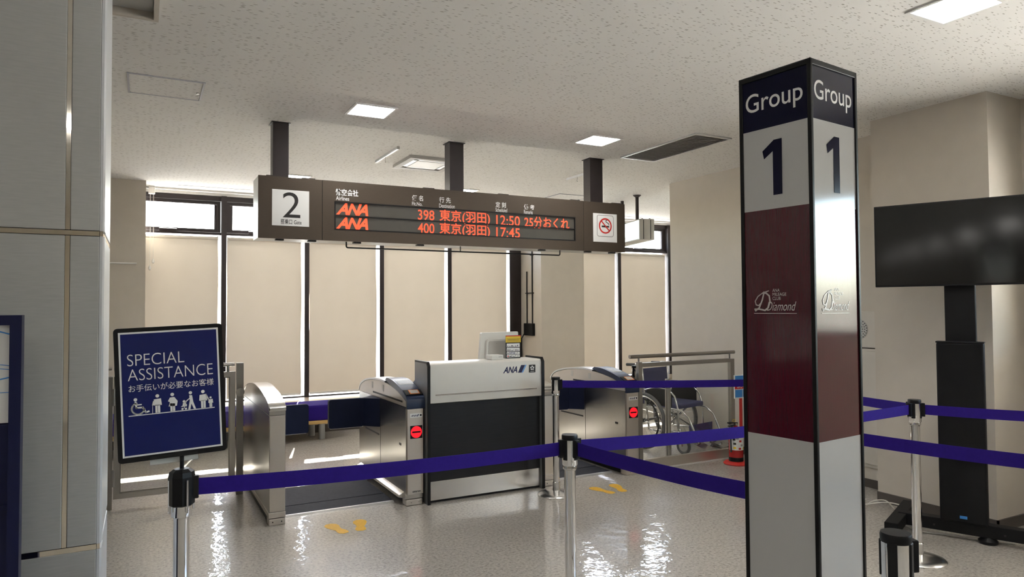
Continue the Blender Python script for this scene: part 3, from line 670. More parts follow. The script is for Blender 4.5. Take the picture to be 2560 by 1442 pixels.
# ================================================================== COUNTER
t = thing('service_counter', 'boarding counter with white fascia, dark front panel and steel kick plate', 'counter', (2.46, 5.2, 0), world=True)
cx0, cx1 = 1.965, 2.962
for x0, x1, edge in ((cx0-0.022, cx0, -1), (cx1, cx1+0.022, 1)):
    sp_ = obj('side_panel', prism(B(), [(5.055, 0.0), (5.055, 1.055), (5.075, 1.078), (5.33, 1.078), (5.33, 0.93), (5.72, 0.74), (5.72, 0.0)], 0, x0, x1), 'desk_side', t)
    obj('edge_trim', prism(B(), [(5.042, 0.0), (5.042, 1.058), (5.068, 1.092), (5.33, 1.092), (5.33, 1.078), (5.073, 1.078), (5.055, 1.055), (5.055, 0.0)], 0, x0, x1), 'black', sp_)
fas = [(5.075, 0.766), (5.058, 0.772), (5.056, 1.045), (5.062, 1.066), (5.078, 1.076), (5.33, 1.076), (5.33, 1.05), (5.10, 1.05), (5.10, 0.766)]
fa = obj('fascia', prism(B(), fas, 0, cx0, cx1), 'desk_white', t, smooth=True, label='white rounded fascia')
obj('metal_line', bx(2.012, 2.917, 5.0545, 5.0575, 0.828, 0.838), 'steel_bright', fa)
lg = obj('logo', place(text_bm('ANA', 0.132, 0.052, bold=0.03, shear=0.35), (2.667, 5.0555, 0.999), (1, 0, 0), (0, 0, 1)), 'ink_navy', fa)
obj('slash', place(flat(B(), [(0, 0), (0.034, 0), (0.068, 0.062), (0.030, 0.062)]), (2.739, 5.0562, 0.971), (1, 0, 0), (0, 0, 1)), 'ink_navy', lg)
obj('slash_stripe', place(flat(B(), [(0.036, 0), (0.046, 0), (0.081, 0.062), (0.070, 0.062)]), (2.739, 5.0562, 0.971), (1, 0, 0), (0, 0, 1)), 'ink_blue', lg)
sq = obj('alliance_mark', bx(2.843, 2.904, 5.0548, 5.0562, 0.968, 1.032), 'ink_black', fa)
bm = B()
for k in range(5):
    a = math.radians(90+72*k)
    p = Vector((math.cos(a), math.sin(a))); q = Vector((-p.y, p.x)); c = p*0.0125
    flat_pts = [c+p*0.008+q*0.001, c+p*0.002+q*0.007, c-p*0.006+q*0.0035, c-p*0.0055-q*0.004, c+p*0.004-q*0.007]
    join(bm, flat(B(), [(v.x, v.y) for v in flat_pts]))
obj('star_mark', place(bm, (2.8735, 5.0548, 1.005), (1, 0, 0), (0, 0, 1)), 'white_print', sq)
obj('caption', bx(2.855, 2.892, 5.0543, 5.0548, 0.975, 0.979), 'plastic_grey', sq)
obj('front_panel', bx(cx0, cx1, 5.09, 5.105, 0.165, 0.766), 'desk_dark', t)
obj('kick_plate', bx(cx0, cx1, 5.078, 5.105, 0.022, 0.166), 'steel', t)
obj('plinth', bx(cx0, cx1, 5.10, 5.115, 0.0, 0.022), 'black', t)
obj('worktop', bx(cx0, cx1, 5.115, 5.72, 0.715, 0.74), 'desk_white', t)
obj('transaction_back', bx(cx0, cx1, 5.30, 5.33, 0.74, 1.05), 'desk_white', t)

# things on the counter
t = thing('monitor', 'cream desktop monitor seen from behind on the counter', 'monitor', (2.73, 5.40, 0.74), world=True)
bm = prism(B(), [(2.545, 1.06), (2.565, 1.288), (2.572, 1.295), (2.915, 1.298), (2.921, 1.29), (2.921, 1.06)], 1, 5.385, 5.42); obj('casing', bm, 'plastic_white', t)
obj('back_cover', prism(B(), [(2.598, 1.06), (2.606, 1.225), (2.618, 1.238), (2.90, 1.238), (2.90, 1.06)], 1, 5.362, 5.386), 'plastic_white', t)
obj('back_recess', prism(B(), [(2.616, 1.062), (2.622, 1.212), (2.63, 1.222), (2.89, 1.222), (2.89, 1.062)], 1, 5.359, 5.363), 'plastic_grey', t)
obj('lock_hole', lathe(B(), [(0.003, 0), (0.003, 0.001), (0, 0.001)], 8, (2.695, 5.358, 1.20)), 'black', t)
obj('stand_neck', bx(2.68, 2.80, 5.39, 5.415, 0.78, 1.07), 'plastic_grey', t); obj('stand_foot', bx(2.62, 2.86, 5.36, 5.52, 0.7405, 0.765, bev=0.01), 'plastic_grey', t)
obj('display', bx(2.58, 2.91, 5.42, 5.422, 1.075, 1.28), 'screen', t)
o = thing('card_reader', 'small white card reader box on the counter edge', 'card reader', (2.62, 5.19, 1.076), world=True)
obj('casing', bx(2.545, 2.655, 5.15, 5.26, 1.0765, 1.117, bev=0.006), 'plastic_white', o); obj('label_mark', bx(2.61, 2.64, 5.1494, 5.15, 1.097, 1.105), 'plastic_grey', o)
t = thing('notice_card', 'upright safety notice card with a yellow heading on the counter', 'notice', (2.80, 5.24, 1.076), world=True)
px0, px1, pz0, pz1 = 2.722, 2.862, 1.078, 1.272
obj('card', bx(px0, px1, 5.236, 5.242, pz0, pz1), 'ink_black', t)
hdg = obj('heading', bx(px0-0.002, px1+0.002, 5.233, 5.236, 1.212, pz1), 'ink_yellow', t)
obj('red_band', bx(px0-0.002, px1+0.002, 5.2322, 5.233, 1.264, pz1), 'ink_red', hdg)
obj('border', frame4(B(), px0+0.012, px1-0.006, 5.2322, 5.233, 1.218, 1.246, 0.0015), 'ink_black', hdg)
for z in (1.226, 1.236): obj('text_line', bx(px0+0.018, px1-0.014, 5.2322, 5.233, z, z+0.003), 'ink_black', hdg)
for i, z in enumerate((1.172, 1.138, 1.112, 1.086)):
    rw = obj('picture_row', bx(px0+0.008, px1-0.008, 5.234, 5.236, z, z+(0.032, 0.028, 0.02, 0.022)[i]), 'white_print', t)
    for k in range(6):
        x = px0+0.014+k*0.019; hh = 0.006+0.010*random.random()
        obj('pictogram', bx(x, x+0.006+0.006*random.random(), 5.2332, 5.234, z+0.004, z+0.004+hh), random.choice(['ink_black', 'ink_navy', 'vent_grey', 'ink_red'] if k in (0, 5) else ['ink_black', 'ink_navy', 'vent_grey']), rw)
obj('foot', bx(px0, px1, 5.236, 5.28, 1.0765, 1.08), 'acrylic', t)

# ================================================================== RAILINGS
t = thing('glass_railing', 'steel framed glass railing with a round handrail in front of the wheelchair', 'railing', (4.6, 5.15, 0), world=True)
RY = 5.15
obj('post', bx(4.045, 4.085, RY-0.02, RY+0.02, 0.0, 1.0), 'steel_dark', t); obj('post', bx(5.195, 5.245, RY-0.02, RY+0.02, 0.0, 0.985), 'steel_dark', t)
obj('top_bar', bx(4.085, 5.195, RY-0.02, RY+0.02, 0.952, 0.990), 'steel_dark', t)
obj('base_plate', bx(4.085, 5.195, RY-0.02, RY+0.02, 0.008, 0.098), 'steel_warm', t)
obj('floor_strip', bx(4.045, 5.245, RY-0.028, RY+0.028, 0.0, 0.012), 'trim_white', t)
obj('glass', bx(4.085, 5.195, RY-0.004, RY+0.004, 0.098, 0.952), 'glass', t)
obj('handrail', tube(B(), [(3.955, RY, 1.050), (5.262, RY, 1.050)], 0.018, 14), 'steel_dark', t, smooth=True)
for x in (4.06, 5.20): obj('rail_stub', tube(B(), [(x, RY, 0.985), (x, RY, 1.045)], 0.010, 10), 'steel', t, smooth=True)

t = thing('glass_swing_gate', 'low steel framed glass swing gate beside the panelled column', 'gate', (0.25, 6.12, 0), world=True)
GY = 6.12
obj('post', bx(-0.222, -0.189, GY-0.025, GY+0.025, 0.0, 1.0), 'steel_dark', t); obj('post', bx(0.688, 0.742, GY-0.025, GY+0.025, 0.0, 1.068), 'steel_dark', t)
gf = obj('gate_frame', frame4(B(), -0.182, 0.680, GY-0.018, GY+0.018, 0.075, 1.0, 0.042), 'steel', t)
obj('glass', bx(-0.14, 0.638, GY-0.004, GY+0.004, 0.117, 0.958), 'glass', gf)
obj('glazing_bead', frame4(B(), -0.142, 0.640, GY-0.010, GY+0.010, 0.115, 0.960, 0.010), 'steel_dark', gf)
obj('handrail', tube(B(), [(-0.182, GY, 1.058), (0.675, GY, 1.058)], 0.015, 12), 'steel_bright', t, smooth=True)
obj('handrail', tube(B(), [(-0.30, GY, 1.058), (-0.196, GY, 1.058)], 0.015, 12), 'steel_bright', t, smooth=True)
for x in (-0.125, 0.625): obj('rail_stub', tube(B(), [(x, GY, 0.998), (x, GY, 1.05)], 0.010, 10), 'steel', t, smooth=True)
for z in (0.17, 0.78): obj('hinge', bx(-0.195, -0.176, GY-0.03, GY-0.016, z, z+0.13, bev=0.003), 'steel_dark', t)
obj('latch_plate', lathe(B(), [(0.034, 0), (0.034, 0.004), (0, 0.005)], 20, (0, 0, 0)), 'steel', t).matrix_local = Matrix.Translation((0.715-0.25, GY-0.026-6.12, 0.83)) @ Matrix.Rotation(math.radians(90), 4, 'X') @ Matrix.Translation((0.25, 6.12, 0))

# ================================================================== STANCHIONS
BELT_Z = 0.887
def head_parts(t, black):
    if black:
        obj('head', lathe(B(), [(0.036, 0.826), (0.042, 0.83), (0.043, 0.925), (0.040, 0.942), (0.026, 0.952), (0, 0.954)], 8), 'black', t)
        for k in range(4):
            a = math.radians(22+90*k)
            obj('metal_bar', bx(-0.004, 0.004, -0.003, 0.003, 0.805, 0.918, bev=0.001), 'chrome', t).matrix_local = Matrix.Rotation(a, 4, 'Z') @ Matrix.Translation((0.0415, 0, 0))
        obj('collar', lathe(B(), [(0.027, 0.785), (0.034, 0.79), (0.034, 0.826), (0.036, 0.83)], 24), 'chrome', t, smooth=True)
    else:
        obj('head', lathe(B(), [(0.030, 0.808), (0.034, 0.815), (0.034, 0.925)], 28), 'chrome', t, smooth=True)
        obj('cap', lathe(B(), [(0.0352, 0.922), (0.036, 0.938), (0.034, 0.944), (0, 0.945)], 28), 'black', t, smooth=True)
        for k in range(4):
            a = math.radians(20+90*k)
            obj('belt_slot', bx(0.024, 0.0366, -0.011, 0.011, 0.835, 0.925, bev=0.003), 'black', t).matrix_local = Matrix.Rotation(a, 4, 'Z')
        obj('collar', lathe(B(), [(0.026, 0.790), (0.0315, 0.795), (0.0315, 0.808), (0.030, 0.812)], 24), 'chrome', t, smooth=True)
def make_stanchion(loc, label, black=False):
    t = thing('belt_stanchion', label, 'stanchion', (loc[0], loc[1], 0), group='chrome belt stanchions')
    obj('base', lathe(B(), [(0.150, 0.0), (0.152, 0.006), (0.146, 0.012), (0.11, 0.022), (0.06, 0.031), (0.0315, 0.037), (0.030, 0.041), (0.030, 0.10), (0.0265, 0.104)], 40), 'chrome_soft', t, smooth=True)
    obj('pole', lathe(B(), [(0.0258, 0.04), (0.0258, 0.80)], 28), 'chrome', t, smooth=True)
    head_parts(t, black)
    return t
def clip(t, ang):
    obj('belt_clip', bx(0.033, 0.054, -0.012, 0.012, 0.846, 0.925, bev=0.003), 'black', t).matrix_local = Matrix.Rotation(ang, 4, 'Z')
def belt(t, a, b, sag=0.012, zz=None, z1_=None):
    """belt reeled out of stanchion T at A to B (plan points)"""
    A = Vector((a[0], a[1], 0)); Bv = Vector((b[0], b[1], 0)); d = (Bv-A); L = d.length; d.normalize()
    za = zz or BELT_Z; zb = z1_ or za
    bm = B(); n = 16; h = 0.029; nrm = Vector((-d.y, d.x, 0))*0.0008; rows_ = []
    for i in range(n+1):
        s = i/n; p = A + d*(0.045 + (L-0.09)*s); z = za + (zb-za)*s - 4*sag*s*(1-s)
        rows_.append([bm.verts.new(p - A + Vector((0, 0, z+dz)) + nrm*k) for dz in (-h, h) for k in (-1, 1)])
    for u, v in zip(rows_, rows_[1:]):
        for i, j in ((0, 1), (1, 3), (3, 2), (2, 0)): bm.faces.new((u[i], u[j], v[j], v[i]))
    bm.faces.new((rows_[0][0], rows_[0][1], rows_[0][3], rows_[0][2])); bm.faces.new((rows_[-1][2], rows_[-1][3], rows_[-1][1], rows_[-1][0]))
    obj('belt', bm, 'purple', t, smooth=False)
    ang = math.atan2(d.y, d.x); clip(t, ang)
    return ang
P1 = (0.127, 2.69); P2 = (1.67, 2.608); PC = (4.07, 2.555); PD = (2.963, 4.83); P5 = (4.43, 4.05); P3 = (1.836, 1.538); P6 = (2.92, 2.185)
PE = (1.643, 1.086); P7 = (3.235, 1.105); P8 = (4.72, 1.62)
s1 = make_stanchion(P1, 'black headed belt stanchion carrying the special assistance sign', black=True)
s2 = make_stanchion(P2, 'chrome belt stanchion where three purple belts meet before the counter')
sC = make_stanchion(PC, 'chrome belt stanchion before the big screen and cream column')
sD = make_stanchion(PD, 'chrome belt stanchion standing beside the counter and the far gate post')
s5 = make_stanchion(P5, 'chrome belt stanchion hidden behind the group pillar by the fire extinguisher')
s3 = make_stanchion(P3, 'chrome belt stanchion close behind the group pillar')
s6 = make_stanchion(P6, 'chrome belt stanchion behind the group pillar holding the low foreground belt')
sE = make_stanchion(PE, 'chrome belt stanchion without a belt pulled, close beside the group pillar')
s7 = make_stanchion(P7, 'chrome belt stanchion out of view at the near end of the foreground belt')
s8 = make_stanchion(P8, 'chrome belt stanchion out of view past the big screen')
belt(s1, P1, P2, 0.012, zz=0.885); clip(s2, math.atan2(P1[1]-P2[1], P1[0]-P2[0]))
belt(s2, P2, PC, 0.02); clip(sC, math.atan2(P2[1]-PC[1], P2[0]-PC[0]))
belt(s2, P2, P3, 0.012); clip(s3, math.atan2(P2[1]-P3[1], P2[0]-P3[0]))
belt(sD, PD, P5, 0.006); clip(s5, math.atan2(PD[1]-P5[1], PD[0]-P5[0]))
belt(s5, P5, PC, 0.008); clip(sC, math.atan2(P5[1]-PC[1], P5[0]-PC[0]))
belt(sC, PC, P8, 0.008); clip(s8, math.atan2(PC[1]-P8[1], PC[0]-P8[0]))
belt(s6, P6, P7, 0.010); clip(s7, math.atan2(P6[1]-P7[1], P6[0]-P7[0]))
clip(sE, math.radians(-20))

# special assistance board on the first stanchion
t = thing('assistance_sign', 'navy special assistance sign board with white pictograms on the black headed stanchion', 'sign', (P1[0], P1[1], 0.954))
TILT = math.radians(-2.5)
t.rotation_euler = (0, -0.0, 0)
BW, BH = 0.338, 0.452
def Tb(bm): bmesh.ops.rotate(bm, verts=bm.verts, cent=(0, 0, 0), matrix=Matrix.Rotation(TILT, 3, 'Y')); return bm
BC = Vector((-0.022, 0.0, 0.268))
def brd(name, bm, m, par, label=None): bmesh.ops.translate(bm, verts=bm.verts, vec=BC); return obj(name, Tb(bm), m, par, label=label)
obj('stem', tube(B(), [(0, 0, -0.004), (0, 0, 0.04)], 0.007, 10), 'black', t, smooth=True)
fr_ = brd('board', prism(B(), rrect(-BW/2, BW/2, -BH/2, BH/2, 0.012), 1, -0.006, 0.006), 'black', t)
brd('poster_edge', bx(-0.155, 0.155, -0.0072, -0.006, -0.208, 0.212), 'white_print', fr_)
po = brd('poster', bx(-0.149, 0.149, -0.0080, -0.0072, -0.202, 0.206), 'board_navy', fr_, label='navy poster')
brd('bracket', bx(-0.075, 0.075, -0.011, 0.011, -0.245, -0.213, bev=0.003), 'acrylic', t)
brd('bracket_back', bx(-0.075, 0.075, 0.0065, 0.011, -0.245, -0.19), 'plastic_white', t)
PY = -0.0085
def btx(s, x0, x1, z0_, z1_, **k):
    brd('lettering', place(text_bm(s, x1-x0, z1_-z0_, **k), ((x0+x1)/2, PY, (z0_+z1_)/2), (1, 0, 0), (0, 0, 1)), 'white_print', po)
btx('SPECIAL', -0.131, 0.043, 0.098, 0.137, bold=-0.013); btx('ASSISTANCE', -0.131, 0.133, 0.048, 0.087, bold=-0.013)
btx('お手伝いが必要なお客様', -0.130, 0.134, 0.010, 0.034)
def pic(bm): brd('pictogram', place(bm, (0, PY, 0), (1, 0, 0), (0, 0, 1)), 'white_print', po)
def disc(bm, x, y, r, n=16): return flat(bm, [(x+r*math.cos(2*math.pi*i/n), y+r*math.sin(2*math.pi*i/n)) for i in range(n)], 0.0004)
def seg(bm, pts, w):
    for a, b in zip(pts, pts[1:]):
        a = Vector(a); b = Vector(b); d = (b-a).normalized(); q = Vector((-d.y, d.x))*w/2
        flat(bm, [tuple(a-q-d*w*0.3), tuple(b-q+d*w*0.3), tuple(b+q+d*w*0.3), tuple(a+q-d*w*0.3)], 0.0004)
    return bm
z0 = -0.068
brd('ground_line', bx(-0.133, 0.134, PY-0.0004, PY, z0-0.003, z0), 'white_print', po)
bm = B(); disc(bm, -0.111, z0+0.052, 0.0055)
seg(bm, [(-0.111, z0+0.044), (-0.109, z0+0.024), (-0.090, z0+0.024), (-0.081, z0+0.006), (-0.072, z0+0.009)], 0.0055); seg(bm, [(-0.108, z0+0.034), (-0.094, z0+0.034)], 0.004)
seg(bm, [(-0.118+0.0+0.019*math.cos(math.radians(a))+0.014, z0+0.021+0.019*math.sin(math.radians(a))) for a in range(100, 370, 18)], 0.005); pic(bm)
def person_pic(x, s=1.0, skirt=False):
    bm = B(); disc(bm, x, z0+0.058*s, 0.0058*s)
    if skirt: flat(bm, [(x-0.008*s, z0+0.048*s), (x+0.006*s, z0+0.049*s), (x+0.016*s, z0+0.034*s), (x+0.013*s, z0+0.018*s), (x-0.013*s, z0+0.018*s), (x-0.008*s, z0+0.032*s), (x-0.014*s, z0+0.036*s)], 0.0004)
    else: flat(bm, [(x-0.011*s, z0+0.047*s), (x+0.011*s, z0+0.049*s), (x+0.013*s, z0+0.026*s), (x+0.008*s, z0+0.026*s), (x-0.008*s, z0+0.025*s), (x-0.013*s, z0+0.028*s)], 0.0004)
    for d in (-0.004, 0.004): flat(bm, [(x+(d-0.0033)*s, z0+0.001), (x+(d+0.0033)*s, z0+0.001), (x+(d+0.0035)*s, z0+0.028*s), (x+(d-0.0035)*s, z0+0.028*s)], 0.0004)
    return bm
bm = person_pic(-0.045); seg(bm, [(-0.057, z0+0.040), (-0.060, z0+0.028)], 0.004); seg(bm, [(-0.060, z0+0.03), (-0.061, z0+0.001)], 0.0015); pic(bm)
pic(person_pic(0.001, 1.0, True))
bm = B(); disc(bm, 0.058, z0+0.058, 0.0055); flat(bm, [(0.054, z0+0.05), (0.063, z0+0.049), (0.066, z0+0.026), (0.074, z0+0.001), (0.067, z0+0.001), (0.060, z0+0.02), (0.056, z0+0.001), (0.049, z0+0.001), (0.055, z0+0.03)], 0.0004)
seg(bm, [(0.056, z0+0.04), (0.044, z0+0.030)], 0.003); disc(bm, 0.037, z0+0.030, 0.0045); flat(bm, [(0.026, z0+0.012), (0.045, z0+0.012), (0.046, z0+0.018), (0.040, z0+0.026), (0.033, z0+0.024), (0.032, z0+0.017)], 0.0004)
seg(bm, [(0.044, z0+0.030), (0.036, z0+0.006)], 0.002); disc(bm, 0.031, z0+0.0045, 0.0035); disc(bm, 0.042, z0+0.0045, 0.0035); pic(bm)
bm = person_pic(0.098); seg(bm, [(0.108, z0+0.045), (0.115, z0+0.030)], 0.004); pic(bm)
bm = person_pic(0.122, 0.6); seg(bm, [(0.116, z0+0.028), (0.112, z0+0.033)], 0.003); pic(bm)

# ================================================================== GROUP PILLAR
def camw(lat, dep): return Vector((dep*math.sin(YAW)+lat*math.cos(YAW), dep*math.cos(YAW)-lat*math.sin(YAW), 0))
DP = 1.78; PWD = 0.2218
c0 = camw((2036-1280)/F_PX*DP, DP); th = math.radians(34.5)
Rv = camw(math.cos(th), math.sin(th)); Lv = camw(-math.sin(th), math.cos(th))
pc = c0 + (Rv+Lv)*(PWD/2)
t = thing('group_pillar', 'tall four sided boarding group pillar with navy, white and burgundy panels', 'sign', (pc.x, pc.y, 0), rotz=math.atan2(Rv.y, Rv.x))
h = PWD/2; PT = 2.145
for a, b in ((-h, -h), (h, -h), (h, h), (-h, h)):
    sx = 1 if a < 0 else -1; sy = 1 if b < 0 else -1
    obj('corner_post', bx(min(a, a+sx*0.011), max(a, a+sx*0.011), min(b, b+sy*0.011), max(b, b+sy*0.011), 0.0, PT, bev=0.002), 'pillar_black', t)
obj('top_cap', bx(-h, h, -h, h, PT-0.016, PT, bev=0.002), 'pillar_black', t)
obj('bottom_rim', bx(-h+0.001, h-0.001, -h+0.001, h-0.001, 0.0, 0.02), 'pillar_black', t)
ZB = [0.02, 1.152, 1.766, 1.990, PT-0.016]
faces = [((0, -h+0.004), (1, 0)), ((-h+0.004, 0), (0, -1)), ((0, h-0.004), (-1, 0)), ((h-0.004, 0), (0, 1))]   # centre, right axis
for fi, (ce, rx) in enumerate(faces):
    rx3 = Vector((rx[0], rx[1], 0)); base = Vector((ce[0], ce[1], 0)); nn = rx3.cross(Vector((0, 0, 1)))
    for k, m in enumerate(('pillar_white', 'pillar_red', 'pillar_white', 'pillar_navy')):
        bm = flat(B(), [(-h+0.011, ZB[k]), (h-0.011, ZB[k]), (h-0.011, ZB[k+1]), (-h+0.011, ZB[k+1])], 0.003)
        pn = obj('face_panel', place(bm, base - nn*0.003, rx3, (0, 0, 1)), m, t, label={0: 'pale grey lower panel', 1: 'glossy burgundy panel', 2: 'white panel with the group number', 3: 'navy heading panel'}[k])
        e = base + nn*0.0006
        def on(bm2, u, z, name, m2): return obj(name, place(bm2, e + rx3*u + Vector((0, 0, z)), rx3, (0, 0, 1)), m2, pn)
        if k == 3: on(text_bm('Group', 0.176, 0.068, bold=0.004), -0.002, 2.060, 'lettering', 'white_print')
        if k == 2: on(flat(B(), [(-0.030+0.060*a, -0.075+0.15*b) for a, b in ((0, .83), (.60, 1), (1, 1), (1, 0), (.54, 0), (.54, .80), (.08, .68))], 0.0006), -0.008, 1.878, 'lettering', 'pillar_navy')
        if k == 1:
            on(text_bm('Diamond', 0.090, 0.024, shear=0.42, bold=-0.004), 0.012, 1.502, 'lettering', 'silver_print')
            for s_, w_, z_ in (('ANA', 0.022, 1.545), ('MILEAGE', 0.042, 1.534), ('CLUB', 0.025, 1.523)):
                on(text_bm(s_, w_, 0.0085, anchor='c'), -0.018 + w_/2 + 0.004, z_, 'lettering', 'silver_print')
            bm2 = B(); pts = [(-0.034, 0.055), (-0.026, 0.058), (-0.044, 0.053), (-0.060, 0.043), (-0.069, 0.030), (-0.066, 0.020), (-0.058, 0.018), (-0.050, 0.026)]
            seg(bm2, pts, 0.0028); seg(bm2, [(-0.040, 0.055), (-0.046, 0.034), (-0.056, 0.012), (-0.068, 0.004), (-0.070, 0.008), (-0.055, 0.008), (-0.038, 0.005), (-0.028, 0.012), (-0.022, 0.028), (-0.024, 0.044), (-0.034, 0.052), (-0.044, 0.052)], 0.0042)
            on(bm2, 0, 1.486, 'swash_initial', 'silver_print')
            on(flat(B(), [(-0.073, 0), (0.058, 0), (0.058, 0.0014), (-0.073, 0.0014)], 0.0005), 0, 1.482, 'underline', 'silver_print')

# ================================================================== BIG SCREEN ON STAND
ta = math.atan2(-0.918, 0.395)       # the screen's own right direction
t = thing('television_stand', 'black wheeled stand with a tall speaker column in front of the cream column', 'stand', (4.70, 2.63, 0), rotz=ta)
obj('column', bx(-0.085, 0.085, -0.03, 0.03, 0.10, 1.95, bev=0.006), 'black_matte', t)
obj('speaker', bx(-0.13, 0.13, -0.10, -0.03, 0.119, 1.265, bev=0.012), 'black_matte', t, label='tall black speaker with a blue badge')
obj('speaker_cap', bx(-0.132, 0.132, -0.102, -0.028, 1.262, 1.272, bev=0.002), 'black', t)
obj('badge', bx(-0.02, 0.02, -0.1012, -0.100, 0.15, 0.168), 'ink_blue', t)
obj('cross_bar', bx(-0.38, 0.50, -0.05, 0.03, 0.04, 0.118, bev=0.004), 'black_matte', t)
for x in (-0.37, 0.48): obj('foot_bar', bx(x-0.04, x+0.04, -0.33, 0.33 if x < 0 else 0.12, 0.04, 0.112, bev=0.004), 'black_matte', t)
for x in (-0.37, 0.48):
    for y in ((-0.30, 0.30) if x < 0 else (-0.30, 0.09)): obj('caster', lathe(B(), [(0.0, 0.0), (0.022, 0.001), (0.026, 0.02), (0.022, 0.045)], 14, (x, y, 0)), 'black', t, smooth=True)
obj('caster', lathe(B(), [(0.0, 0.0), (0.05, 0.002), (0.055, 0.02), (0.03, 0.046)], 16, (0.12, -0.02, 0)), 'black', t, smooth=True)
for x in (-0.17, 0.21): obj('bolt_hole', bx(x-0.006, x+0.006, -0.0508, -0.05, 0.066, 0.078), 'ink_black', t)
t = thing('television', 'large black flat television switched off on its stand', 'television', (4.70, 2.63, 1.63), rotz=ta)
obj('bezel', bx(-0.482, 0.482, -0.075, -0.035, 0.0, 0.552, bev=0.003), 'black', t)
obj('display', bx(-0.472, 0.472, -0.0765, -0.0745, 0.012, 0.543), 'screen', t)
obj('back_housing', bx(-0.30, 0.30, -0.036, -0.030, 0.06, 0.40), 'black_matte', t)
t = thing('power_cable', 'loose white power cables on the floor behind the screen stand', 'cable', (4.7, 3.2, 0.0), world=True)
for k, pts in enumerate(([(4.97, 3.52, 0.006), (4.86, 3.50, 0.006), (4.80, 3.40, 0.02), (4.86, 3.30, 0.05), (4.93, 3.20, 0.04), (4.95, 3.02, 0.006), (4.90, 2.90, 0.006)],
                         [(4.84, 3.42, 0.006), (4.83, 3.36, 0.05), (4.88, 3.30, 0.06), (4.92, 3.26, 0.006)],
                         [(4.62, 3.0, 0.006), (4.58, 2.86, 0.006), (4.66, 2.72, 0.006), (4.76, 2.52, 0.006), (4.85, 2.42, 0.006)])):
    P_ = [Vector(p) for p in pts]; sm = []
    for i in range(len(P_)-1):
        p0, p1, p2, p3 = P_[max(0, i-1)], P_[i], P_[i+1], P_[min(len(P_)-1, i+2)]
        for j in range(6):
            s = j/6; sm.append(0.5*((2*p1)+(p2-p0)*s+(2*p0-5*p1+4*p2-p3)*s*s+(3*p1-p0-3*p2+p3)*s**3))
    for v in sm: v.z = max(v.z, 0.005)
    obj('cord', tube(B(), sm+[P_[-1]], 0.005, 7), 'cable_white', t, smooth=True)

# ================================================================== FIRE HOSE CABINET on the right wall
t = thing('hydrant_cabinet', 'cream metal fire hose cabinet with a round alarm grille on the wall', 'cabinet', (5.37, 3.95, 0), world=True)
obj('body', bx(5.32, 5.449, 3.50, 4.40, 0.17, 1.15, bev=0.004), 'cabinet', t)
obj('plinth', bx(5.34, 5.449, 3.50, 4.40, 0.0, 0.17), 'cabinet', t); obj('toe_strip', bx(5.335, 5.34, 3.50, 4.40, 0.0, 0.07), 'baseboard', t)
for y0, y1 in ((3.52, 3.77), (3.785, 4.38)): obj('door', bx(5.308, 5.32, y0, y1, 0.20, 1.13, bev=0.003), 'cabinet', t)
ab = obj('alarm_box', bx(5.31, 5.449, 3.50, 4.40, 1.158, 1.46, bev=0.004), 'cabinet', t)
gr = B(); n = 26
prism(gr, [(3.80+0.085*math.cos(2*math.pi*i/n), 1.31+0.085*math.sin(2*math.pi*i/n)) for i in range(n)], 0, 5.307, 5.3105); g_ = obj('alarm_grille', gr, 'plastic_grey', ab)
hb = B()
for r in (0.02, 0.04, 0.06, 0.077):
    for i in range(int(r*300)):
        a = 2*math.pi*i/int(r*300); box(hb, 5.3062, 5.307, 3.80+r*math.cos(a)-0.004, 3.80+r*math.cos(a)+0.004, 1.31+r*math.sin(a)-0.004, 1.31+r*math.sin(a)+0.004)
gh = obj('grille_holes', hb, 'ink_black', g_); gh['kind'] = 'stuff'
obj('latch', bx(5.304, 5.31, 3.58, 3.605, 1.27, 1.36, bev=0.002), 'steel', ab)

# ================================================================== FIRE EXTINGUISHER
EX = (5.045, 4.93)
t = thing('fire_extinguisher', 'red fire extinguisher with paper labels standing in a red floor tray', 'fire extinguisher', (EX[0], EX[1], 0.03))
obj('cylinder', lathe(B(), [(0.0, 0.035), (0.062, 0.035), (0.062, 0.33), (0.055, 0.365), (0.035, 0.395), (0.018, 0.405), (0.018, 0.43)], 26), 'fire_red', t, smooth=True)
obj('skirt', lathe(B(), [(0.060, 0.0), (0.0625, 0.001), (0.0625, 0.05), (0.060, 0.051)], 26), 'black', t, smooth=True)
lb = B(); n = 14
for i in range(n):
    a0, a1 = math.radians(170+150*i/n), math.radians(170+150*(i+1)/n); r = 0.0632
    lb.faces.new([lb.verts.new((r*math.cos(a), r*math.sin(a), z)) for a, z in ((a0, 0.14), (a1, 0.14), (a1, 0.31), (a0, 0.31))])
lo = obj('paper_label', lb, 'paper', t)
for a, z, m in ((200, 0.27, 'ink_black'), (205, 0.22, 'ink_black'), (250, 0.25, 'ink_red'), (245, 0.16, 'ink_red'), (285, 0.16, 'ink_yellow'), (225, 0.285, 'vent_grey'), (262, 0.20, 'vent_grey'), (205, 0.17, 'ink_yellow')):
    bm = B(); r = 0.0636
    for i in range(3):
        a0, a1 = math.radians(a+7*i), math.radians(a+7*(i+1)); bm.faces.new([bm.verts.new((r*math.cos(q_), r*math.sin(q_), zz)) for q_, zz in ((a0, z-0.012), (a1, z-0.012), (a1, z+0.012), (a0, z+0.012))])
    obj('label_patch', bm, m, lo)
obj('valve', bx(-0.012, 0.012, -0.012, 0.012, 0.425, 0.46, bev=0.003), 'steel', t)
obj('lever', prism(B(), [(-0.09, 0.478), (0.02, 0.465), (0.02, 0.455), (-0.09, 0.462)], 1, -0.009, 0.009), 'black', t)
obj('lever', prism(B(), [(-0.085, 0.435), (0.02, 0.45), (0.02, 0.44), (-0.085, 0.425)], 1, -0.009, 0.009), 'black', t)
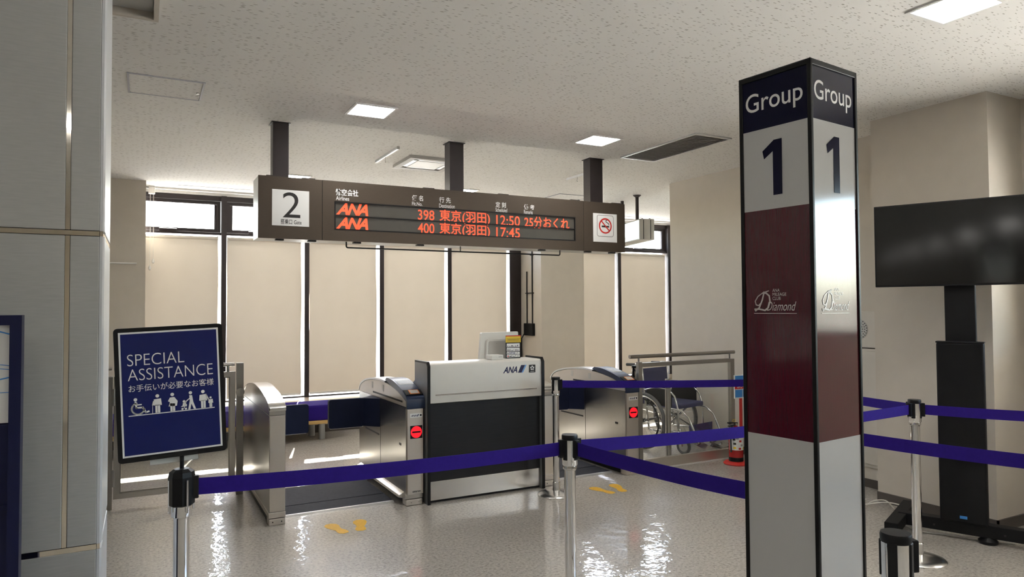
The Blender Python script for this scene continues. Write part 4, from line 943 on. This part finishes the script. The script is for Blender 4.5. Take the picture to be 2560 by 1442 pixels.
obj('safety_pin', tube(B(), ring((-0.03, -0.012, 0.495), 0.016, 1, 16), 0.0022, 6, closed=True), 'ink_yellow', t)
obj('hose', tube(B(), [(-0.012, 0, 0.44), (-0.05, -0.01, 0.425), (-0.078, -0.02, 0.37), (-0.082, -0.022, 0.25), (-0.080, -0.022, 0.12)], 0.008, 8), 'rubber', t, smooth=True)
t.scale = (1.1, 1.1, 0.78)
t = thing('extinguisher_stand', 'red floor tray and post holding a fire extinguisher notice', 'stand', (EX[0], EX[1], 0))
obj('tray', lathe(B(), [(0.0, 0.0), (0.115, 0.0), (0.12, 0.008), (0.10, 0.026), (0.072, 0.030), (0.0, 0.029)], 32), 'fire_red_flat', t, smooth=True)
obj('post', bx(0.085, 0.115, 0.02, 0.035, 0.01, 0.62, bev=0.003), 'fire_red_flat', t)
nb = obj('notice', bx(0.0, 0.21, 0.005, 0.016, 0.62, 0.845), 'paper', t, label='blue and red fire notice')
obj('notice_band', bx(0.008, 0.202, 0.0038, 0.005, 0.77, 0.838), 'ink_blue', nb); obj('notice_band', bx(0.0, 0.21, 0.0038, 0.005, 0.71, 0.765), 'ink_red', nb)
for x in (0.008, 0.108): obj('notice_picture', bx(x, x+0.092, 0.0038, 0.005, 0.63, 0.703), 'ink_blue', nb)
obj('lettering', place(text_bm('消火器', 0.15, 0.04, bold=0.02), (0.105, 0.0036, 0.738), (1, 0, 0), (0, 0, 1)), 'white_print', nb)

# ================================================================== WHEELCHAIR
t = thing('wheelchair', 'folding wheelchair with navy seat and backrest behind the glass railing', 'wheelchair', (5.03, 5.87, 0), rotz=math.radians(-78))
for s in (-1, 1):
    y = s*0.275
    w = obj('wheel', tube(B(), ring((-0.13, y, 0.300), 0.283, 1, 44), 0.017, 10, closed=True), 'tyre', t, smooth=True)
    obj('rim', tube(B(), ring((-0.13, y, 0.300), 0.258, 1, 40), 0.009, 8, closed=True), 'wc_frame', w, smooth=True)
    obj('push_rim', tube(B(), ring((-0.13, y+s*0.04, 0.300), 0.238, 1, 40), 0.009, 8, closed=True), 'black', w, smooth=True)
    sp = B()
    for k in range(22):
        a = 2*math.pi*k/22; b_ = a+0.5*(1 if k % 2 else -1)
        tube(sp, [(-0.13+0.02*math.cos(b_), y+s*0.012, 0.300+0.02*math.sin(b_)), (-0.13+0.257*math.cos(a), y, 0.300+0.257*math.sin(a))], 0.0016, 4)
    obj('spokes', sp, 'wc_frame', w)
    hb_ = lathe(B(), [(0.0, -0.03), (0.022, -0.03), (0.022, 0.03), (0.0, 0.03)], 14); bmesh.ops.rotate(hb_, verts=hb_.verts, matrix=Matrix.Rotation(math.radians(90), 3, 'X')); bmesh.ops.translate(hb_, verts=hb_.verts, vec=(-0.13, y, 0.300)); obj('hub', hb_, 'black', w)
    c = obj('caster', tube(B(), ring((0.34, s*0.21, 0.085), 0.068, 1, 26), 0.017, 8, closed=True), 'tyre', t, smooth=True)
    cd = lathe(B(), [(0.0, -0.008), (0.06, -0.008), (0.06, 0.008), (0.0, 0.008)], 20); bmesh.ops.rotate(cd, verts=cd.verts, matrix=Matrix.Rotation(math.radians(90), 3, 'X')); bmesh.ops.translate(cd, verts=cd.verts, vec=(0.34, s*0.21, 0.085)); obj('caster_disc', cd, 'plastic_grey', c)
    obj('caster_fork', tube(B(), [(0.34, s*0.235, 0.085), (0.32, s*0.235, 0.19), (0.30, s*0.21, 0.26)], 0.010, 8), 'wc_frame', c, smooth=True)
    yf = s*0.215
    fr = B()
    tube(fr, [(-0.30, yf, 0.88), (-0.22, yf, 0.89), (-0.19, yf, 0.86), (-0.16, yf, 0.60), (-0.13, yf, 0.44), (-0.10, yf, 0.20)], 0.012, 10)
    tube(fr, [(-0.13, yf, 0.44), (0.22, yf, 0.45), (0.33, yf, 0.44), (0.41, yf, 0.38), (0.46, yf, 0.28), (0.52, yf, 0.14)], 0.012, 10)
    tube(fr, [(-0.10, yf, 0.20), (0.30, yf, 0.22)], 0.011, 10); tube(fr, [(0.28, yf, 0.20), (0.28, yf, 0.45)], 0.011, 10)
    tube(fr, [(-0.15, yf, 0.62), (0.0, yf, 0.66), (0.16, yf, 0.65), (0.24, yf, 0.58), (0.28, yf, 0.45)], 0.010, 10)
    obj('side_frame', fr, 'wc_frame', t, smooth=True)
    obj('armrest', bx(-0.14, 0.16, yf-0.025, yf+0.025, 0.665, 0.695, bev=0.01), 'black', t)
    obj('side_guard', bx(-0.12, 0.20, yf-0.004, yf+0.004, 0.47, 0.64), 'black_matte', t)
    obj('grip', tube(B(), [(-0.40, yf, 0.875), (-0.28, yf, 0.88)], 0.016, 10), 'rubber', t, smooth=True)
    obj('footplate', prism(B(), [(0.46, 0.105), (0.62, 0.065), (0.625, 0.08), (0.465, 0.125)], 1, min(yf, yf-s*0.15), max(yf, yf-s*0.15)), 'wc_frame', t)
    obj('heel_loop', tube(B(), [(0.46, yf, 0.14), (0.45, yf-s*0.07, 0.20), (0.46, yf-s*0.14, 0.14)], 0.006, 6), 'black', t)
bk = B()
prism(bk, [(-0.15, 0.47), (-0.185, 0.80), (-0.195, 0.84), (-0.215, 0.84), (-0.205, 0.80), (-0.18, 0.47)], 1, -0.21, 0.21); obj('backrest', bk, 'wc_cloth', t, label='navy cloth backrest')
obj('seat', bx(-0.14, 0.30, -0.205, 0.205, 0.455, 0.505, bev=0.015), 'wc_cloth', t, label='navy padded seat')
cb = B(); tube(cb, [(0.1, -0.215, 0.22), (0.1, 0.215, 0.44)], 0.011, 8); tube(cb, [(0.12, 0.215, 0.22), (0.12, -0.215, 0.44)], 0.011, 8); obj('cross_brace', cb, 'wc_frame', t, smooth=True)
obj('axle', tube(B(), [(-0.13, -0.275, 0.300), (-0.13, 0.275, 0.300)], 0.012, 10), 'steel_dark', t, smooth=True)
obj('leg_strap', bx(0.40, 0.405, -0.2, 0.2, 0.22, 0.30), 'wc_cloth', t)
# post and head seen behind the railing glass
PO = onz((1667, 1140), 0.0); k_ = 5.34/PO.y; PX = (4.445, 5.34)
t = thing('steel_post', 'plain steel floor post with a seam ring behind the railing glass', 'post', (PX[0]+0.12, PX[1], 0))
obj('tube', lathe(B(), [(0.028, 0.0), (0.028, 0.80), (0.0, 0.802)], 20), 'steel', t, smooth=True); obj('seam_ring', lathe(B(), [(0.029, 0.70), (0.0295, 0.704), (0.029, 0.708)], 20), 'steel_dark', t)
obj('floor_flange', lathe(B(), [(0.05, 0.0), (0.05, 0.006), (0.03, 0.01)], 20), 'steel', t)
make_stanchion((4.20, 5.38), 'chrome belt stanchion parked behind the railing beside the wheelchair')

# ================================================================== BENCH by the windows
t = thing('window_bench', 'low bench with purple cushion and yellow wood rail under the windows', 'bench', (0.75, 8.4, 0), world=True)
obj('cushion', bx(-0.7, 2.10, 8.16, 8.62, 0.225, 0.40, bev=0.02), 'purple', t)
obj('wood_rail', bx(-0.72, 2.03, 8.15, 8.60, 0.185, 0.225, bev=0.004), 'wood', t)
for x in (-0.4, 0.7, 1.80):
    for y in (8.24, 8.50): obj('leg', lathe(B(), [(0.038, 0.0), (0.038, 0.187)], 16, (x+(0.06 if y < 8.3 else 0), y, 0)), 'leg_grey', t, smooth=True)

# conduit and wireless box on the window column
t = thing('conduit_box', 'black cable box with two thin conduits on the window column side', 'box', (5.07, 8.98, 1.2), world=True)
for y, z0_, z1_ in ((8.90, 1.27, 2.95), (9.06, 1.27, 2.05)):
    cn = obj('conduit', tube(B(), [(5.068, y, z0_), (5.068, y, z1_)], 0.009, 8), 'black', t, smooth=True)
for z in (1.72, 2.28): obj('strap', bx(5.056, 5.080, 8.87, 9.09 if z < 2 else 8.94, z, z+0.014), 'black', t)
obj('box', bx(5.03, 5.079, 8.84, 9.10, 1.10, 1.28, bev=0.006), 'black', t)
obj('lead', tube(B(), [(5.05, 9.09, 1.15), (5.03, 9.16, 1.05), (5.05, 9.2, 0.9), (5.06, 9.2, 0.4)], 0.008, 8), 'black', t, smooth=True)
# picture rail on the left wall block
o = obj('wall_shelf_rail', bx(-0.55, -0.055, 8.69, 8.719, 2.015, 2.03, bev=0.003), 'trim_white'); tag(o, 'thin white rail fixed across the cream wall block', 'rail')

# ================================================================== INFORMATION BOARD at the far left
t = thing('information_stand', 'navy framed information stand with a white poster beside the panelled column', 'stand', (-0.75, 2.40, 0), world=True)
kx1 = -0.297; kx0 = -1.15; ky = 2.37
obj('frame', frame4(B(), kx0, kx1, ky, ky+0.05, 0.0, 1.49, 0.028), 'kiosk_navy', t)
obj('back_panel', bx(kx0+0.02, kx1-0.02, ky+0.02, ky+0.045, 0.02, 1.47), 'kiosk_navy', t)
ps = obj('poster', bx(kx0+0.03, kx1-0.0285, ky+0.016, ky+0.020, 1.19, 1.475), 'paper', t)
for z0_, z1_, dz in ((1.452, 1.437, 0.004), (1.352, 1.349, 0.002), (1.340, 1.338, 0.002), (1.300, 1.316, 0.004), (1.273, 1.275, 0.002)):
    obj('printed_curve', tube(B(), [(kx0+0.2, ky+0.0155, z0_+0.09), (kx0+0.5, ky+0.0155, z0_+0.03), (kx1-0.10, ky+0.0155, z0_+0.008 if z0_ > z1_ else z0_), (kx1-0.03, ky+0.0155, z1_)], dz/2, 6), 'ink_blue', ps)
obj('lower_panel', bx(kx0+0.03, kx1-0.0285, ky+0.012, ky+0.020, 0.965, 1.185), 'kiosk_navy', t)
obj('lower_panel', bx(kx0+0.03, kx1-0.0285, ky+0.012, ky+0.020, 0.03, 0.95), 'kiosk_navy', t)
obj('divider', bx(kx0+0.028, kx1-0.028, ky+0.004, ky+0.02, 0.951, 0.964), 'kiosk_navy', t)
